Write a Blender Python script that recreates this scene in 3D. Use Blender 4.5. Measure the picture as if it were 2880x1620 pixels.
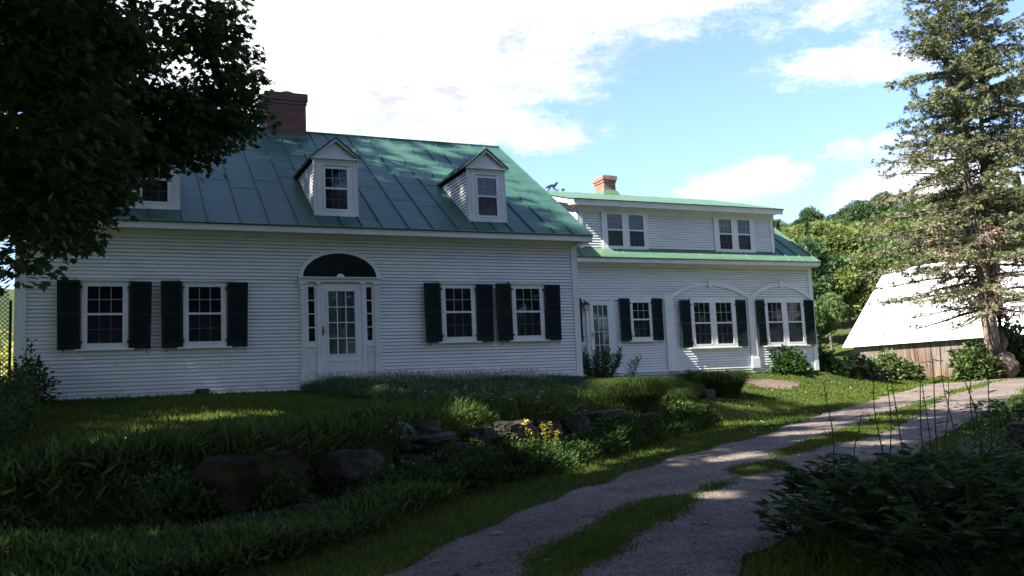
import bpy, math, random
import numpy as np
from mathutils import Vector, Matrix
random.seed(7); RNG = np.random.default_rng(11)
PI = math.pi; R_ = math.radians
for o in list(bpy.data.objects): bpy.data.objects.remove(o)
COL = bpy.context.scene.collection

# ------------------------------------------------------------------ camera
FWD = Vector((0.41333496, 0.90333522, 0.1146285)); RGT = Vector((0.91056197, -0.41081028, -0.04595453)); UP = Vector((-0.00557822, -0.12337097, 0.99234494))
CAM = Vector((-4.758, -19.4, -0.482)); FPX = 2519.33
def ray(px, py):
    return (FWD*FPX + RGT*(px-1440) - UP*(py-810)).normalized()
def at(px, py, D):
    "point seen at photo pixel px,py at horizontal distance D from the camera"
    d = ray(px, py); return CAM + d*(D/math.hypot(d.x, d.y))
def project(p):
    v = Vector(p)-CAM; z = v.dot(FWD)
    if z < .1: return None
    return 1440+FPX*v.dot(RGT)/z, 810-FPX*v.dot(UP)/z

# ------------------------------------------------------------------ terrain
WALL = np.array([(-40,-14,0),(-12,-11,0),(-7,-10.2,.25),(-4.2,-9.3,.55),(-2.5,-9.1,.6),(-1.9,-9.0,.62),(-.9,-8.4,.64),(-.2,-7.9,.66),(1,-7.2,.64),(2.1,-6.5,.64),(3.5,-5.5,.58),(5.9,-3.8,.4),(8,-3.2,.12),(12,-1.4,0),(16,.9,0),(22,4.2,0),(40,10,0),(90,24,0)], float)
def sm(t): t = np.clip(t, 0, 1); return t*t*(3-2*t)
def wall_info(x, y):
    best = np.full(x.shape, 1e9); sd = np.zeros(x.shape); hw = np.zeros(x.shape)
    for a, b in zip(WALL[:-1], WALL[1:]):
        d = b[:2]-a[:2]; L2 = d@d
        t = np.clip(((x-a[0])*d[0]+(y-a[1])*d[1])/L2, 0, 1)
        qx = a[0]+t*d[0]; qy = a[1]+t*d[1]; r = np.hypot(x-qx, y-qy)
        s = np.sign(d[0]*(y-a[1])-d[1]*(x-a[0])); m = r < best
        best = np.where(m, r, best); sd = np.where(m, s*r, sd); hw = np.where(m, a[2]+t*(b[2]-a[2]), hw)
    return sd, hw
def boxd(x, y, x0, x1, y0, y1):
    return np.hypot(np.maximum(np.maximum(x0-x, x-x1), 0), np.maximum(np.maximum(y0-y, y-y1), 0))
def T(x, y):
    x = np.asarray(x, float); y = np.asarray(y, float)
    d = np.hypot(x-CAM.x, y-CAM.y)
    low = -2.08+.036*np.minimum(d, 33)
    sd, hw = wall_info(x, y)
    dh = np.minimum(boxd(x, y, -6.3, 5.9, 0, 10), boxd(x, y, 5.9, 16.3, 3, 9.8))
    p = np.maximum(sd, 0); t = p/(p+dh+1e-6)
    up = low+hw+(-.27-low-hw)*t
    z = low+(up-low)*sm(sd/.35)
    z = z+.02*np.sin(x*.9+1)*np.cos(y*1.1)*sm(dh/2)
    hill = np.clip(d-66, 0, 110)*.20*sm((y-5)/30)
    return z+hill
def T1(x, y): return float(T(np.array([x]), np.array([y]))[0])
def gp(px, py):
    "where the line of sight through a photo pixel meets the ground"
    d = ray(px, py); s = 2.0
    while s < 150:
        p = CAM+d*s
        if p.z < T1(p.x, p.y): break
        s += .05+s*.004
    return Vector((p.x, p.y, T1(p.x, p.y)))

# ------------------------------------------------------------------ materials
def mat(name, col, rough=.6, spec=.5, metal=0, var=.0, scale=3., bump=0., bscale=40., col2=None, detail=6., stretch=None, transl=None, attr=False, coat=0):
    m = bpy.data.materials.new(name); m.use_nodes = True; nt = m.node_tree; N = nt.nodes; L = nt.links
    b = N['Principled BSDF']; out = N['Material Output']
    b.inputs['Roughness'].default_value = rough; b.inputs['Metallic'].default_value = metal
    b.inputs['Specular IOR Level'].default_value = spec
    b.inputs['Coat Weight'].default_value = coat
    c = (*col, 1); b.inputs['Base Color'].default_value = c
    src = None
    if var or col2 or bump:
        tc = N.new('ShaderNodeTexCoord'); mp = N.new('ShaderNodeMapping'); L.new(tc.outputs['Object'], mp.inputs[0])
        if stretch: mp.inputs['Scale'].default_value = stretch
    if var or col2:
        nz = N.new('ShaderNodeTexNoise'); nz.inputs['Scale'].default_value = scale; nz.inputs['Detail'].default_value = detail; nz.inputs['Roughness'].default_value = .62
        L.new(mp.outputs[0], nz.inputs['Vector'])
        cr = N.new('ShaderNodeValToRGB'); L.new(nz.outputs['Fac'], cr.inputs[0])
        c2 = col2 or tuple(min(1, v*(1+var)) for v in col); c1 = col if col2 else tuple(v*(1-var) for v in col)
        cr.color_ramp.elements[0].position = .35; cr.color_ramp.elements[0].color = (*c1, 1)
        cr.color_ramp.elements[1].position = .68; cr.color_ramp.elements[1].color = (*c2, 1)
        src = cr.outputs[0]
    if attr:
        at_ = N.new('ShaderNodeAttribute'); at_.attribute_name = 'rnd'
        hs = N.new('ShaderNodeHueSaturation')
        mr = N.new('ShaderNodeMapRange'); L.new(at_.outputs['Fac'], mr.inputs['Value']); mr.inputs['To Min'].default_value = .55; mr.inputs['To Max'].default_value = 1.5; L.new(mr.outputs[0], hs.inputs['Value'])
        mh = N.new('ShaderNodeMapRange'); L.new(at_.outputs['Fac'], mh.inputs['Value']); mh.inputs['To Min'].default_value = .525; mh.inputs['To Max'].default_value = .475; L.new(mh.outputs[0], hs.inputs['Hue'])
        if src: L.new(src, hs.inputs['Color'])
        else: hs.inputs['Color'].default_value = c
        src = hs.outputs[0]
    if src: L.new(src, b.inputs['Base Color'])
    if bump:
        n2 = N.new('ShaderNodeTexNoise'); n2.inputs['Scale'].default_value = bscale; n2.inputs['Detail'].default_value = 5
        L.new(mp.outputs[0], n2.inputs['Vector'])
        bp = N.new('ShaderNodeBump'); bp.inputs['Strength'].default_value = bump; bp.inputs['Distance'].default_value = .05
        L.new(n2.outputs['Fac'], bp.inputs['Height']); L.new(bp.outputs[0], b.inputs['Normal'])
    if transl:
        tr = N.new('ShaderNodeBsdfTranslucent'); mx = N.new('ShaderNodeMixShader'); mx.inputs[0].default_value = transl
        if src:
            br = N.new('ShaderNodeHueSaturation'); br.inputs['Value'].default_value = 1.3; br.inputs['Hue'].default_value = .48; L.new(src, br.inputs['Color']); L.new(br.outputs[0], tr.inputs[0])
        else: tr.inputs[0].default_value = c
        L.new(b.outputs[0], mx.inputs[1]); L.new(tr.outputs[0], mx.inputs[2]); L.new(mx.outputs[0], out.inputs[0])
    return m
M = {}
M['siding'] = mat('white_clapboard_paint', (.66,.675,.70), .55, .3, col2=(.80,.80,.81), scale=.9, stretch=(1,1,2.2), bump=.04, bscale=25)
def grime():
    m = M['siding']; nt = m.node_tree; N = nt.nodes; L = nt.links; b = N['Principled BSDF']; src = b.inputs['Base Color'].links[0].from_socket
    tc = N.new('ShaderNodeTexCoord'); sp = N.new('ShaderNodeSeparateXYZ'); L.new(tc.outputs['Object'], sp.inputs[0])
    mr = N.new('ShaderNodeMapRange'); L.new(sp.outputs[2], mr.inputs['Value']); mr.inputs['From Min'].default_value = .0; mr.inputs['From Max'].default_value = .55; mr.inputs['To Min'].default_value = 1; mr.inputs['To Max'].default_value = .12
    mp = N.new('ShaderNodeMapping'); mp.inputs['Scale'].default_value = (2.2, 2.2, 7); L.new(tc.outputs['Object'], mp.inputs[0]); nz = N.new('ShaderNodeTexNoise'); nz.inputs['Scale'].default_value = 1.4; nz.inputs['Detail'].default_value = 9; nz.inputs['Roughness'].default_value = .75; L.new(mp.outputs[0], nz.inputs['Vector'])
    cr = N.new('ShaderNodeValToRGB'); cr.color_ramp.elements[0].position = .5; cr.color_ramp.elements[1].position = .78; L.new(nz.outputs['Fac'], cr.inputs[0])
    mu = N.new('ShaderNodeMath'); mu.operation = 'MULTIPLY'; L.new(cr.outputs[0], mu.inputs[0]); L.new(mr.outputs[0], mu.inputs[1])
    mx = N.new('ShaderNodeMixRGB'); L.new(mu.outputs[0], mx.inputs[0]); L.new(src, mx.inputs[1]); mx.inputs[2].default_value = (.34,.33,.28,1); L.new(mx.outputs[0], b.inputs['Base Color'])
grime()
M['trim'] = mat('white_trim_paint', (.66,.68,.70), .45, .4, col2=(.77,.775,.785), scale=2.2, bump=.02, bscale=30)
M['glasswhite'] = mat('grey_muntin_paint', (.36,.375,.39), .5)
M['shutter'] = mat('dark_green_shutter_paint', (.010,.019,.017), .6, .12, col2=(.017,.029,.026), scale=5)
M['iron'] = mat('black_iron', (.012,.012,.013), .5)
M['brass'] = mat('aged_brass', (.5,.33,.1), .3, metal=1)
M['door'] = mat('white_door_paint', (.70,.715,.74), .4, .45, var=.05, scale=2)
M['stone'] = mat('grey_foundation_stone', (.12,.11,.10), .9, col2=(.25,.24,.22), scale=6, bump=.5, bscale=12)
M['granite'] = mat('dark_granite_step', (.07,.065,.065), .85, col2=(.15,.14,.14), scale=18, bump=.3, bscale=20)
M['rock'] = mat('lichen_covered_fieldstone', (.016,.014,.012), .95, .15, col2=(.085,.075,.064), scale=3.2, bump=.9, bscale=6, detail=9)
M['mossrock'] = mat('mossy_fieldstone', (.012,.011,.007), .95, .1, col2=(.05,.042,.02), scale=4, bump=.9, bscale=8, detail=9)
M['bark'] = mat('grey_brown_bark', (.10,.075,.055), .95, .15, col2=(.22,.18,.145), scale=5, stretch=(3,3,.7), bump=.9, bscale=14)
M['twig'] = mat('brown_spruce_twig', (.10,.078,.062), .95, .1)
M['sprucebark'] = mat('pale_spruce_bark', (.12,.095,.078), .95, .15, col2=(.29,.245,.21), scale=6, stretch=(2,2,.8), bump=.9, bscale=12)
M['maple'] = mat('maple_leaf', (.034,.070,.018), .65, .18, attr=True, transl=.36)
M['decid'] = mat('woodland_leaf_yellow_green', (.135,.185,.05), .6, .3, attr=True, transl=.3)
M['decid2'] = mat('woodland_leaf_mid_green', (.09,.145,.045), .6, .3, attr=True, transl=.3)
M['decid3'] = mat('woodland_leaf_deep_green', (.05,.10,.036), .6, .3, attr=True, transl=.2)
M['pine'] = mat('dark_conifer_needle', (.022,.045,.024), .7, .2, attr=True)
M['spruce'] = mat('spruce_needle', (.115,.14,.068), .65, .25, attr=True, transl=.12)
M['spruce_dead'] = mat('brown_dead_needle', (.24,.185,.145), .8, .15, attr=True, transl=.1)
M['grass'] = mat('lawn_grass', (.075,.118,.020), .75, .12, attr=True, transl=.38)
M['weed'] = mat('tall_grass_blade', (.07,.115,.03), .75, .12, attr=True, transl=.35)
M['sage'] = mat('grey_green_catmint', (.06,.10,.05), .7, .2, attr=True, transl=.2)
M['bush'] = mat('shrub_leaf', (.05,.11,.025), .45, .4, attr=True, transl=.3)
M['palebush'] = mat('pale_green_leaf', (.13,.18,.075), .7, .15, attr=True, transl=.3)
M['darkbush'] = mat('broad_glossy_leaf', (.045,.084,.022), .75, .12, attr=True, transl=.22)
M['silver'] = mat('silver_foliage', (.22,.27,.22), .8, .2, attr=True, transl=.1)
M['yellow'] = mat('yellow_flower', (.66,.55,.035), .6, attr=True, transl=.3)
M['chartreuse'] = mat('yellow_green_leaf', (.30,.32,.04), .6, attr=True, transl=.4)
M['whiteflower'] = mat('cream_white_flower', (.62,.62,.50), .7, attr=True, transl=.3)
M['seed'] = mat('pale_seed_head', (.34,.34,.24), .8, attr=True, transl=.3)
M['stem'] = mat('dark_green_stem', (.035,.05,.022), .6)
M['drystem'] = mat('dark_brown_stem', (.035,.028,.02), .7)
M['deadleaf'] = mat('fallen_leaf', (.22,.15,.05), .7, attr=True)
M['pebble'] = mat('grey_pebble', (.13,.12,.125), .85, attr=True)
M['flue'] = mat('pale_clay_flue', (.42,.45,.47), .7, var=.15)
M['vane'] = mat('weathered_grey_metal', (.10,.10,.11), .5, metal=.3)
M['lampglass'] = mat('clear_lantern_glass', (.55,.6,.62), .1, .6)
M['curtain'] = mat('grey_curtain', (.10,.105,.12), .8, var=.3, scale=6, stretch=(6,1,1))
M['barnwood'] = None; M['metalroof'] = None

def glass(name, base, var=0):
    m = bpy.data.materials.new(name); m.use_nodes = True; nt = m.node_tree; N = nt.nodes; L = nt.links
    b = N['Principled BSDF']; b.inputs['Roughness'].default_value = .03; b.inputs['Specular IOR Level'].default_value = .8
    b.inputs['Base Color'].default_value = (*base, 1)
    tc = N.new('ShaderNodeTexCoord'); nz = N.new('ShaderNodeTexNoise'); nz.inputs['Scale'].default_value = 1.7; nz.inputs['Detail'].default_value = 1
    L.new(tc.outputs['Object'], nz.inputs['Vector']); bp = N.new('ShaderNodeBump'); bp.inputs['Strength'].default_value = .12; bp.inputs['Distance'].default_value = .02
    L.new(nz.outputs['Fac'], bp.inputs['Height']); L.new(bp.outputs[0], b.inputs['Normal'])
    if var:
        mp = N.new('ShaderNodeMapping'); mp.inputs['Scale'].default_value = (9, 1, .6); L.new(tc.outputs['Object'], mp.inputs[0])
        n2 = N.new('ShaderNodeTexNoise'); n2.inputs['Scale'].default_value = 1.5; n2.inputs['Detail'].default_value = 3; L.new(mp.outputs[0], n2.inputs['Vector'])
        cr = N.new('ShaderNodeValToRGB'); cr.color_ramp.elements[0].position = .35; cr.color_ramp.elements[1].position = .7
        cr.color_ramp.elements[0].color = (*[v*(1-var) for v in base], 1); cr.color_ramp.elements[1].color = (*[v*(1+var) for v in base], 1)
        L.new(n2.outputs['Fac'], cr.inputs[0]); L.new(cr.outputs[0], b.inputs['Base Color'])
    return m
M['glass'] = glass('dark_window_glass', (.010,.012,.016))
M['glass_screen'] = glass('screened_window_glass', (.008,.009,.014), .3)
M['glass_curtain'] = glass('glass_over_grey_curtain', (.075,.085,.095), .35)

def screen_mat():
    m = bpy.data.materials.new('insect_screen'); m.use_nodes = True; nt = m.node_tree; N = nt.nodes; L = nt.links
    b = N['Principled BSDF']; b.inputs['Base Color'].default_value = (.02,.02,.03,1); b.inputs['Roughness'].default_value = .8
    t = N.new('ShaderNodeBsdfTransparent'); mx = N.new('ShaderNodeMixShader'); mx.inputs[0].default_value = .3
    L.new(t.outputs[0], mx.inputs[1]); L.new(b.outputs[0], mx.inputs[2]); L.new(mx.outputs[0], N['Material Output'].inputs[0]); return m
M['screen'] = screen_mat()

def roof_mat(name, c1, c2, c3):
    m = bpy.data.materials.new(name); m.use_nodes = True; nt = m.node_tree; N = nt.nodes; L = nt.links
    b = N['Principled BSDF']; b.inputs['Roughness'].default_value = .48; b.inputs['Specular IOR Level'].default_value = .4
    tc = N.new('ShaderNodeTexCoord'); mp = N.new('ShaderNodeMapping'); L.new(tc.outputs['Object'], mp.inputs[0]); mp.inputs['Scale'].default_value = (.6, 2.4, 2.4)
    nz = N.new('ShaderNodeTexNoise'); nz.inputs['Scale'].default_value = 1.6; nz.inputs['Detail'].default_value = 8; nz.inputs['Roughness'].default_value = .7; L.new(mp.outputs[0], nz.inputs['Vector'])
    cr = N.new('ShaderNodeValToRGB'); L.new(nz.outputs['Fac'], cr.inputs[0])
    e = cr.color_ramp.elements; e[0].position = .3; e[0].color = (*c1, 1); e[1].position = .75; e[1].color = (*c3, 1); k = e.new(.52); k.color = (*c2, 1)
    L.new(cr.outputs[0], b.inputs['Base Color'])
    n2 = N.new('ShaderNodeTexNoise'); n2.inputs['Scale'].default_value = 2.2; n2.inputs['Detail'].default_value = 3; L.new(tc.outputs['Object'], n2.inputs['Vector'])
    bp = N.new('ShaderNodeBump'); bp.inputs['Strength'].default_value = .25; bp.inputs['Distance'].default_value = .05; L.new(n2.outputs['Fac'], bp.inputs['Height']); L.new(bp.outputs[0], b.inputs['Normal'])
    return m
M['roof'] = roof_mat('green_painted_metal_roof', (.026,.076,.061), (.038,.104,.080), (.062,.142,.106))
M['roof2'] = roof_mat('green_painted_metal_roof_faded', (.058,.125,.082), (.08,.16,.105), (.11,.195,.135))

def brick_mat(name, a, b_, mo):
    m = bpy.data.materials.new(name); m.use_nodes = True; nt = m.node_tree; N = nt.nodes; L = nt.links
    b = N['Principled BSDF']; b.inputs['Roughness'].default_value = .9
    tc = N.new('ShaderNodeTexCoord'); sp = N.new('ShaderNodeSeparateXYZ'); L.new(tc.outputs['Object'], sp.inputs[0])
    ad = N.new('ShaderNodeMath'); L.new(sp.outputs[0], ad.inputs[0]); L.new(sp.outputs[1], ad.inputs[1])
    cb = N.new('ShaderNodeCombineXYZ'); L.new(ad.outputs[0], cb.inputs[0]); L.new(sp.outputs[2], cb.inputs[1])
    br = N.new('ShaderNodeTexBrick'); br.inputs['Scale'].default_value = 1; br.inputs['Brick Width'].default_value = .21; br.inputs['Row Height'].default_value = .071; br.inputs['Mortar Size'].default_value = .007
    br.inputs['Color1'].default_value = (*a, 1); br.inputs['Color2'].default_value = (*b_, 1); br.inputs['Mortar'].default_value = (*mo, 1); br.inputs['Bias'].default_value = 0
    L.new(cb.outputs[0], br.inputs['Vector'])
    nz = N.new('ShaderNodeTexNoise'); nz.inputs['Scale'].default_value = 5; nz.inputs['Detail'].default_value = 6; L.new(tc.outputs['Object'], nz.inputs['Vector'])
    mx = N.new('ShaderNodeMixRGB'); mx.blend_type = 'OVERLAY'; mx.inputs[0].default_value = .55; L.new(br.outputs['Color'], mx.inputs[1]); L.new(nz.outputs['Color'], mx.inputs[2])
    hs = N.new('ShaderNodeHueSaturation'); hs.inputs['Saturation'].default_value = .9; L.new(mx.outputs[0], hs.inputs['Color']); L.new(hs.outputs[0], b.inputs['Base Color'])
    bp = N.new('ShaderNodeBump'); bp.inputs['Strength'].default_value = .6; bp.inputs['Distance'].default_value = .02; bp.invert = True
    L.new(br.outputs['Fac'], bp.inputs['Height']); L.new(bp.outputs[0], b.inputs['Normal'])
    return m
M['brick'] = brick_mat('dull_red_brick', (.19,.068,.06), (.13,.05,.047), (.16,.105,.09))
M['brick2'] = brick_mat('orange_red_brick', (.33,.12,.08), (.20,.07,.052), (.34,.28,.235))

def wood_mat():
    m = bpy.data.materials.new('weathered_barn_boards'); m.use_nodes = True; nt = m.node_tree; N = nt.nodes; L = nt.links
    b = N['Principled BSDF']; b.inputs['Roughness'].default_value = .9
    tc = N.new('ShaderNodeTexCoord'); mp = N.new('ShaderNodeMapping'); mp.inputs['Scale'].default_value = (4.5, 4.5, .35); L.new(tc.outputs['Object'], mp.inputs[0])
    nz = N.new('ShaderNodeTexNoise'); nz.inputs['Scale'].default_value = 1.6; nz.inputs['Detail'].default_value = 9; nz.inputs['Roughness'].default_value = .7; L.new(mp.outputs[0], nz.inputs['Vector'])
    cr = N.new('ShaderNodeValToRGB'); L.new(nz.outputs['Fac'], cr.inputs[0]); e = cr.color_ramp.elements
    e[0].position = .36; e[0].color = (.045,.032,.025,1); e[1].position = .66; e[1].color = (.23,.195,.17,1)
    # reddish stain left near the eave, a band with a shape of its own
    n3 = N.new('ShaderNodeTexNoise'); n3.inputs['Scale'].default_value = .35; n3.inputs['Detail'].default_value = 5; L.new(tc.outputs['Object'], n3.inputs['Vector'])
    c3 = N.new('ShaderNodeValToRGB'); c3.color_ramp.elements[0].position = .44; c3.color_ramp.elements[1].position = .60; L.new(n3.outputs['Fac'], c3.inputs[0])
    mx = N.new('ShaderNodeMixRGB'); mx.blend_type = 'MULTIPLY'; mx.inputs[2].default_value = (1.0,.62,.42,1); L.new(c3.outputs[0], mx.inputs[0]); L.new(cr.outputs[0], mx.inputs[1])
    L.new(mx.outputs[0], b.inputs['Base Color']); return m
M['barnwood'] = wood_mat()
M['metalroof'] = mat('bare_bright_metal_roof', (.72,.73,.75), .45, .5, metal=.15, col2=(.82,.82,.83), scale=.8)

def ground_mat():
    m = bpy.data.materials.new('turf_and_soil'); m.use_nodes = True; nt = m.node_tree; N = nt.nodes; L = nt.links
    b = N['Principled BSDF']; b.inputs['Roughness'].default_value = .95; b.inputs['Specular IOR Level'].default_value = .15
    tc = N.new('ShaderNodeTexCoord')
    nz = N.new('ShaderNodeTexNoise'); nz.inputs['Scale'].default_value = 1.2; nz.inputs['Detail'].default_value = 10; nz.inputs['Roughness'].default_value = .7; L.new(tc.outputs['Object'], nz.inputs['Vector'])
    cr = N.new('ShaderNodeValToRGB'); L.new(nz.outputs['Fac'], cr.inputs[0]); e = cr.color_ramp.elements
    e[0].position = .32; e[0].color = (.030,.040,.012,1); e[1].position = .72; e[1].color = (.085,.105,.028,1); k = e.new(.5); k.color = (.052,.075,.018,1)
    L.new(cr.outputs[0], b.inputs['Base Color'])
    n2 = N.new('ShaderNodeTexNoise'); n2.inputs['Scale'].default_value = 45; n2.inputs['Detail'].default_value = 4; L.new(tc.outputs['Object'], n2.inputs['Vector'])
    bp = N.new('ShaderNodeBump'); bp.inputs['Strength'].default_value = 1; bp.inputs['Distance'].default_value = .04; L.new(n2.outputs['Fac'], bp.inputs['Height']); L.new(bp.outputs[0], b.inputs['Normal'])
    return m
def gravel_mat():
    m = bpy.data.materials.new('packed_gravel'); m.use_nodes = True; nt = m.node_tree; N = nt.nodes; L = nt.links
    b = N['Principled BSDF']; b.inputs['Roughness'].default_value = .93; b.inputs['Specular IOR Level'].default_value = .2
    tc = N.new('ShaderNodeTexCoord')
    v = N.new('ShaderNodeTexVoronoi'); v.inputs['Scale'].default_value = 60; L.new(tc.outputs['Object'], v.inputs['Vector'])
    cr = N.new('ShaderNodeValToRGB'); sp = N.new('ShaderNodeSeparateColor'); L.new(v.outputs['Color'], sp.inputs[0]); L.new(sp.outputs[0], cr.inputs[0]); e = cr.color_ramp.elements
    e[0].color = (.092,.077,.069,1); e[1].color = (.27,.235,.212,1); e[1].position = .95
    n1 = N.new('ShaderNodeTexNoise'); n1.inputs['Scale'].default_value = .9; n1.inputs['Detail'].default_value = 8; n1.inputs['Roughness'].default_value = .7; L.new(tc.outputs['Object'], n1.inputs['Vector'])
    c2 = N.new('ShaderNodeValToRGB'); L.new(n1.outputs['Fac'], c2.inputs[0]); c2.color_ramp.elements[0].position = .3; c2.color_ramp.elements[0].color = (.50,.47,.45,1); c2.color_ramp.elements[1].position = .7; c2.color_ramp.elements[1].color = (1.25,1.2,1.18,1)
    mx = N.new('ShaderNodeMixRGB'); mx.blend_type = 'MULTIPLY'; mx.inputs[0].default_value = 1; L.new(cr.outputs[0], mx.inputs[1]); L.new(c2.outputs[0], mx.inputs[2])
    L.new(mx.outputs[0], b.inputs['Base Color'])
    bp = N.new('ShaderNodeBump'); bp.inputs['Strength'].default_value = .8; bp.inputs['Distance'].default_value = .012; L.new(v.outputs['Distance'], bp.inputs['Height']); bp.invert = True
    n2 = N.new('ShaderNodeTexNoise'); n2.inputs['Scale'].default_value = 4; n2.inputs['Detail'].default_value = 6; L.new(tc.outputs['Object'], n2.inputs['Vector'])
    b2 = N.new('ShaderNodeBump'); b2.inputs['Strength'].default_value = 1.0; b2.inputs['Distance'].default_value = .08; L.new(n2.outputs['Fac'], b2.inputs['Height']); L.new(bp.outputs[0], b2.inputs['Normal']); L.new(b2.outputs[0], b.inputs['Normal'])
    return m
M['ground'] = ground_mat(); M['gravel'] = gravel_mat()
M['bare'] = mat('bare_soil', (.10,.07,.055), .95, .1, col2=(.19,.15,.13), scale=7, bump=.8, bscale=25)

# ------------------------------------------------------------------ object helpers
ORG = {}
def thing(name, loc, label, cat, group=None, kind=None):
    o = bpy.data.objects.new(name, None); COL.objects.link(o); o.location = loc; o.empty_display_size = .3
    tag(o, label, cat, group, kind); ORG[o.name] = Vector(loc); return o
def tag(o, label=None, cat=None, group=None, kind=None):
    if label: o['label'] = label
    if cat: o['category'] = cat
    if group: o['group'] = group
    if kind: o['kind'] = kind
    return o
def origin(p):
    while p is not None:
        if p.name in ORG: return ORG[p.name]
        p = p.parent
    return Vector((0,0,0))
class MB:
    def __init__(s): s.v = []; s.f = []
    def add(s, vs, fs):
        n = len(s.v); s.v += [tuple(p) for p in vs]; s.f += [tuple(i+n for i in f) for f in fs]; return s
    def box(s, x0, x1, y0, y1, z0, z1):
        return s.add([(x0,y0,z0),(x1,y0,z0),(x1,y1,z0),(x0,y1,z0),(x0,y0,z1),(x1,y0,z1),(x1,y1,z1),(x0,y1,z1)],
                     [(0,3,2,1),(4,5,6,7),(0,1,5,4),(1,2,6,5),(2,3,7,6),(3,0,4,7)])
    def poly(s, a, b):
        "solid between two matching loops a and b"
        n = len(a); return s.add(list(a)+list(b), [tuple(range(n))[::-1], tuple(range(n, 2*n))]+[(i, (i+1) % n, n+(i+1) % n, n+i) for i in range(n)])
    def xz(s, pts, y0, y1): return s.poly([(x, y0, z) for x, z in pts], [(x, y1, z) for x, z in pts])
    def yz(s, pts, x0, x1): return s.poly([(x0, y, z) for y, z in pts], [(x1, y, z) for y, z in pts])
    def tube(s, pts, r, n=6, cap=True):
        pts = [Vector(p) for p in pts]; rs = r if isinstance(r, (list, tuple)) else [r]*len(pts); base = len(s.v); k = len(pts)
        for i, p in enumerate(pts):
            t = (pts[min(i+1, k-1)]-pts[max(i-1, 0)]); t = t.normalized() if t.length > 1e-9 else Vector((0,0,1))
            u = t.cross(Vector((0,0,1)));  u = u.normalized() if u.length > .05 else t.cross(Vector((1,0,0))).normalized(); w = t.cross(u)
            for j in range(n):
                a = 2*PI*j/n; q = p+(u*math.cos(a)+w*math.sin(a))*rs[i]; s.v.append(tuple(q))
        for i in range(k-1):
            for j in range(n):
                a = base+i*n+j; b = base+i*n+(j+1) % n; s.f.append((a, b, b+n, a+n))
        if cap: s.f.append(tuple(base+j for j in range(n))[::-1]); s.f.append(tuple(base+(k-1)*n+j for j in range(n)))
        return s
    def disc(s, c, r, h, n=20):
        lo = [(c[0]+r*math.cos(2*PI*i/n), c[1]+r*math.sin(2*PI*i/n), c[2]) for i in range(n)]
        return s.poly(lo, [(x, y, z+h) for x, y, z in lo])
    def build(s, name, m, parent=None, smooth=False, label=None):
        o0 = origin(parent); me = bpy.data.meshes.new(name)
        me.from_pydata([(x-o0.x, y-o0.y, z-o0.z) for x, y, z in s.v], [], s.f); me.materials.append(m)
        if smooth: me.shade_smooth()
        o = bpy.data.objects.new(name, me); COL.objects.link(o)
        if parent is not None: o.parent = parent
        if label: o['label'] = label
        return o
def fixn(o):
    import bmesh
    bm = bmesh.new(); bm.from_mesh(o.data); bmesh.ops.recalc_face_normals(bm, faces=bm.faces); bm.to_mesh(o.data); bm.free(); return o

def np_mesh(name, V, F, m, parent=None, rnd=None, smooth=False):
    "V (n,3); F (k, c) all faces with c corners; rnd per face"
    o0 = origin(parent); V = V-np.array(o0)
    me = bpy.data.meshes.new(name); k, c = F.shape
    me.vertices.add(len(V)); me.vertices.foreach_set('co', V.astype(np.float32).ravel())
    me.loops.add(k*c); me.loops.foreach_set('vertex_index', F.astype(np.int32).ravel())
    me.polygons.add(k); me.polygons.foreach_set('loop_start', np.arange(0, k*c, c, dtype=np.int32)); 
    me.update(calc_edges=True)
    if rnd is not None:
        a = me.attributes.new('rnd', 'FLOAT', 'FACE'); a.data.foreach_set('value', rnd.astype(np.float32))
    me.materials.append(m)
    if smooth: me.shade_smooth()
    o = bpy.data.objects.new(name, me); COL.objects.link(o)
    if parent is not None: o.parent = parent
    return o
def unit(v): return v/np.maximum(np.linalg.norm(v, axis=-1, keepdims=True), 1e-9)
# leaf shapes: lie in x (across) y (along, from 0 to 1) with a little z
def tpl(kind):
    if kind == 'diamond': return np.array([(0,0,0),(.32,.45,.06),(0,1,-.05),(-.32,.45,.06)]), np.array([(0,1,2),(0,2,3)])
    if kind == 'tri': return np.array([(-.5,0,0),(.5,0,0),(0,1,0)]), np.array([(0,1,2)])
    if kind == 'blade': return np.array([(-.5,0,0),(.5,0,0),(.35,.55,.06),(-.35,.55,.06),(0,1,.28)]), np.array([(0,1,2),(0,2,3),(3,2,4)])
    if kind == 'maple':
        a = [(0,0),(.30,.06),(.52,.22),(.30,.30),(.60,.62),(.26,.56),(0,1.0),(-.26,.56),(-.60,.62),(-.30,.30),(-.52,.22),(-.30,.06)]
        v = [(0,.36,.05)]+[(x, y, -.05*abs(x)) for x, y in a]; n = len(a)
        return np.array(v, float), np.array([(0, i+1, (i+1) % n+1) for i in range(n)])
    if kind == 'lobed':
        a = [(0,0),(.12,.25),(.46,.30),(.28,.48),(.34,.78),(.12,.70),(0,1.0),(-.12,.70),(-.34,.78),(-.28,.48),(-.46,.30),(-.12,.25)]
        v = [(0,.48,.06)]+[(x, y, -.06*abs(x)) for x, y in a]; n = len(a)
        return np.array(v, float), np.array([(0, i+1, (i+1) % n+1) for i in range(n)])
    if kind == 'clump':   # ragged cluster of three leaves seen from afar
        v = [(0,0,0),(.5,.2,.1),(.35,.75,.0),(-.1,.6,.12),(-.5,.35,-.1),(-.3,1,.05),(.2,1.05,-.1)]
        return np.array(v, float), np.array([(0,1,2),(0,3,4),(3,2,6),(4,3,5)])
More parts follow.
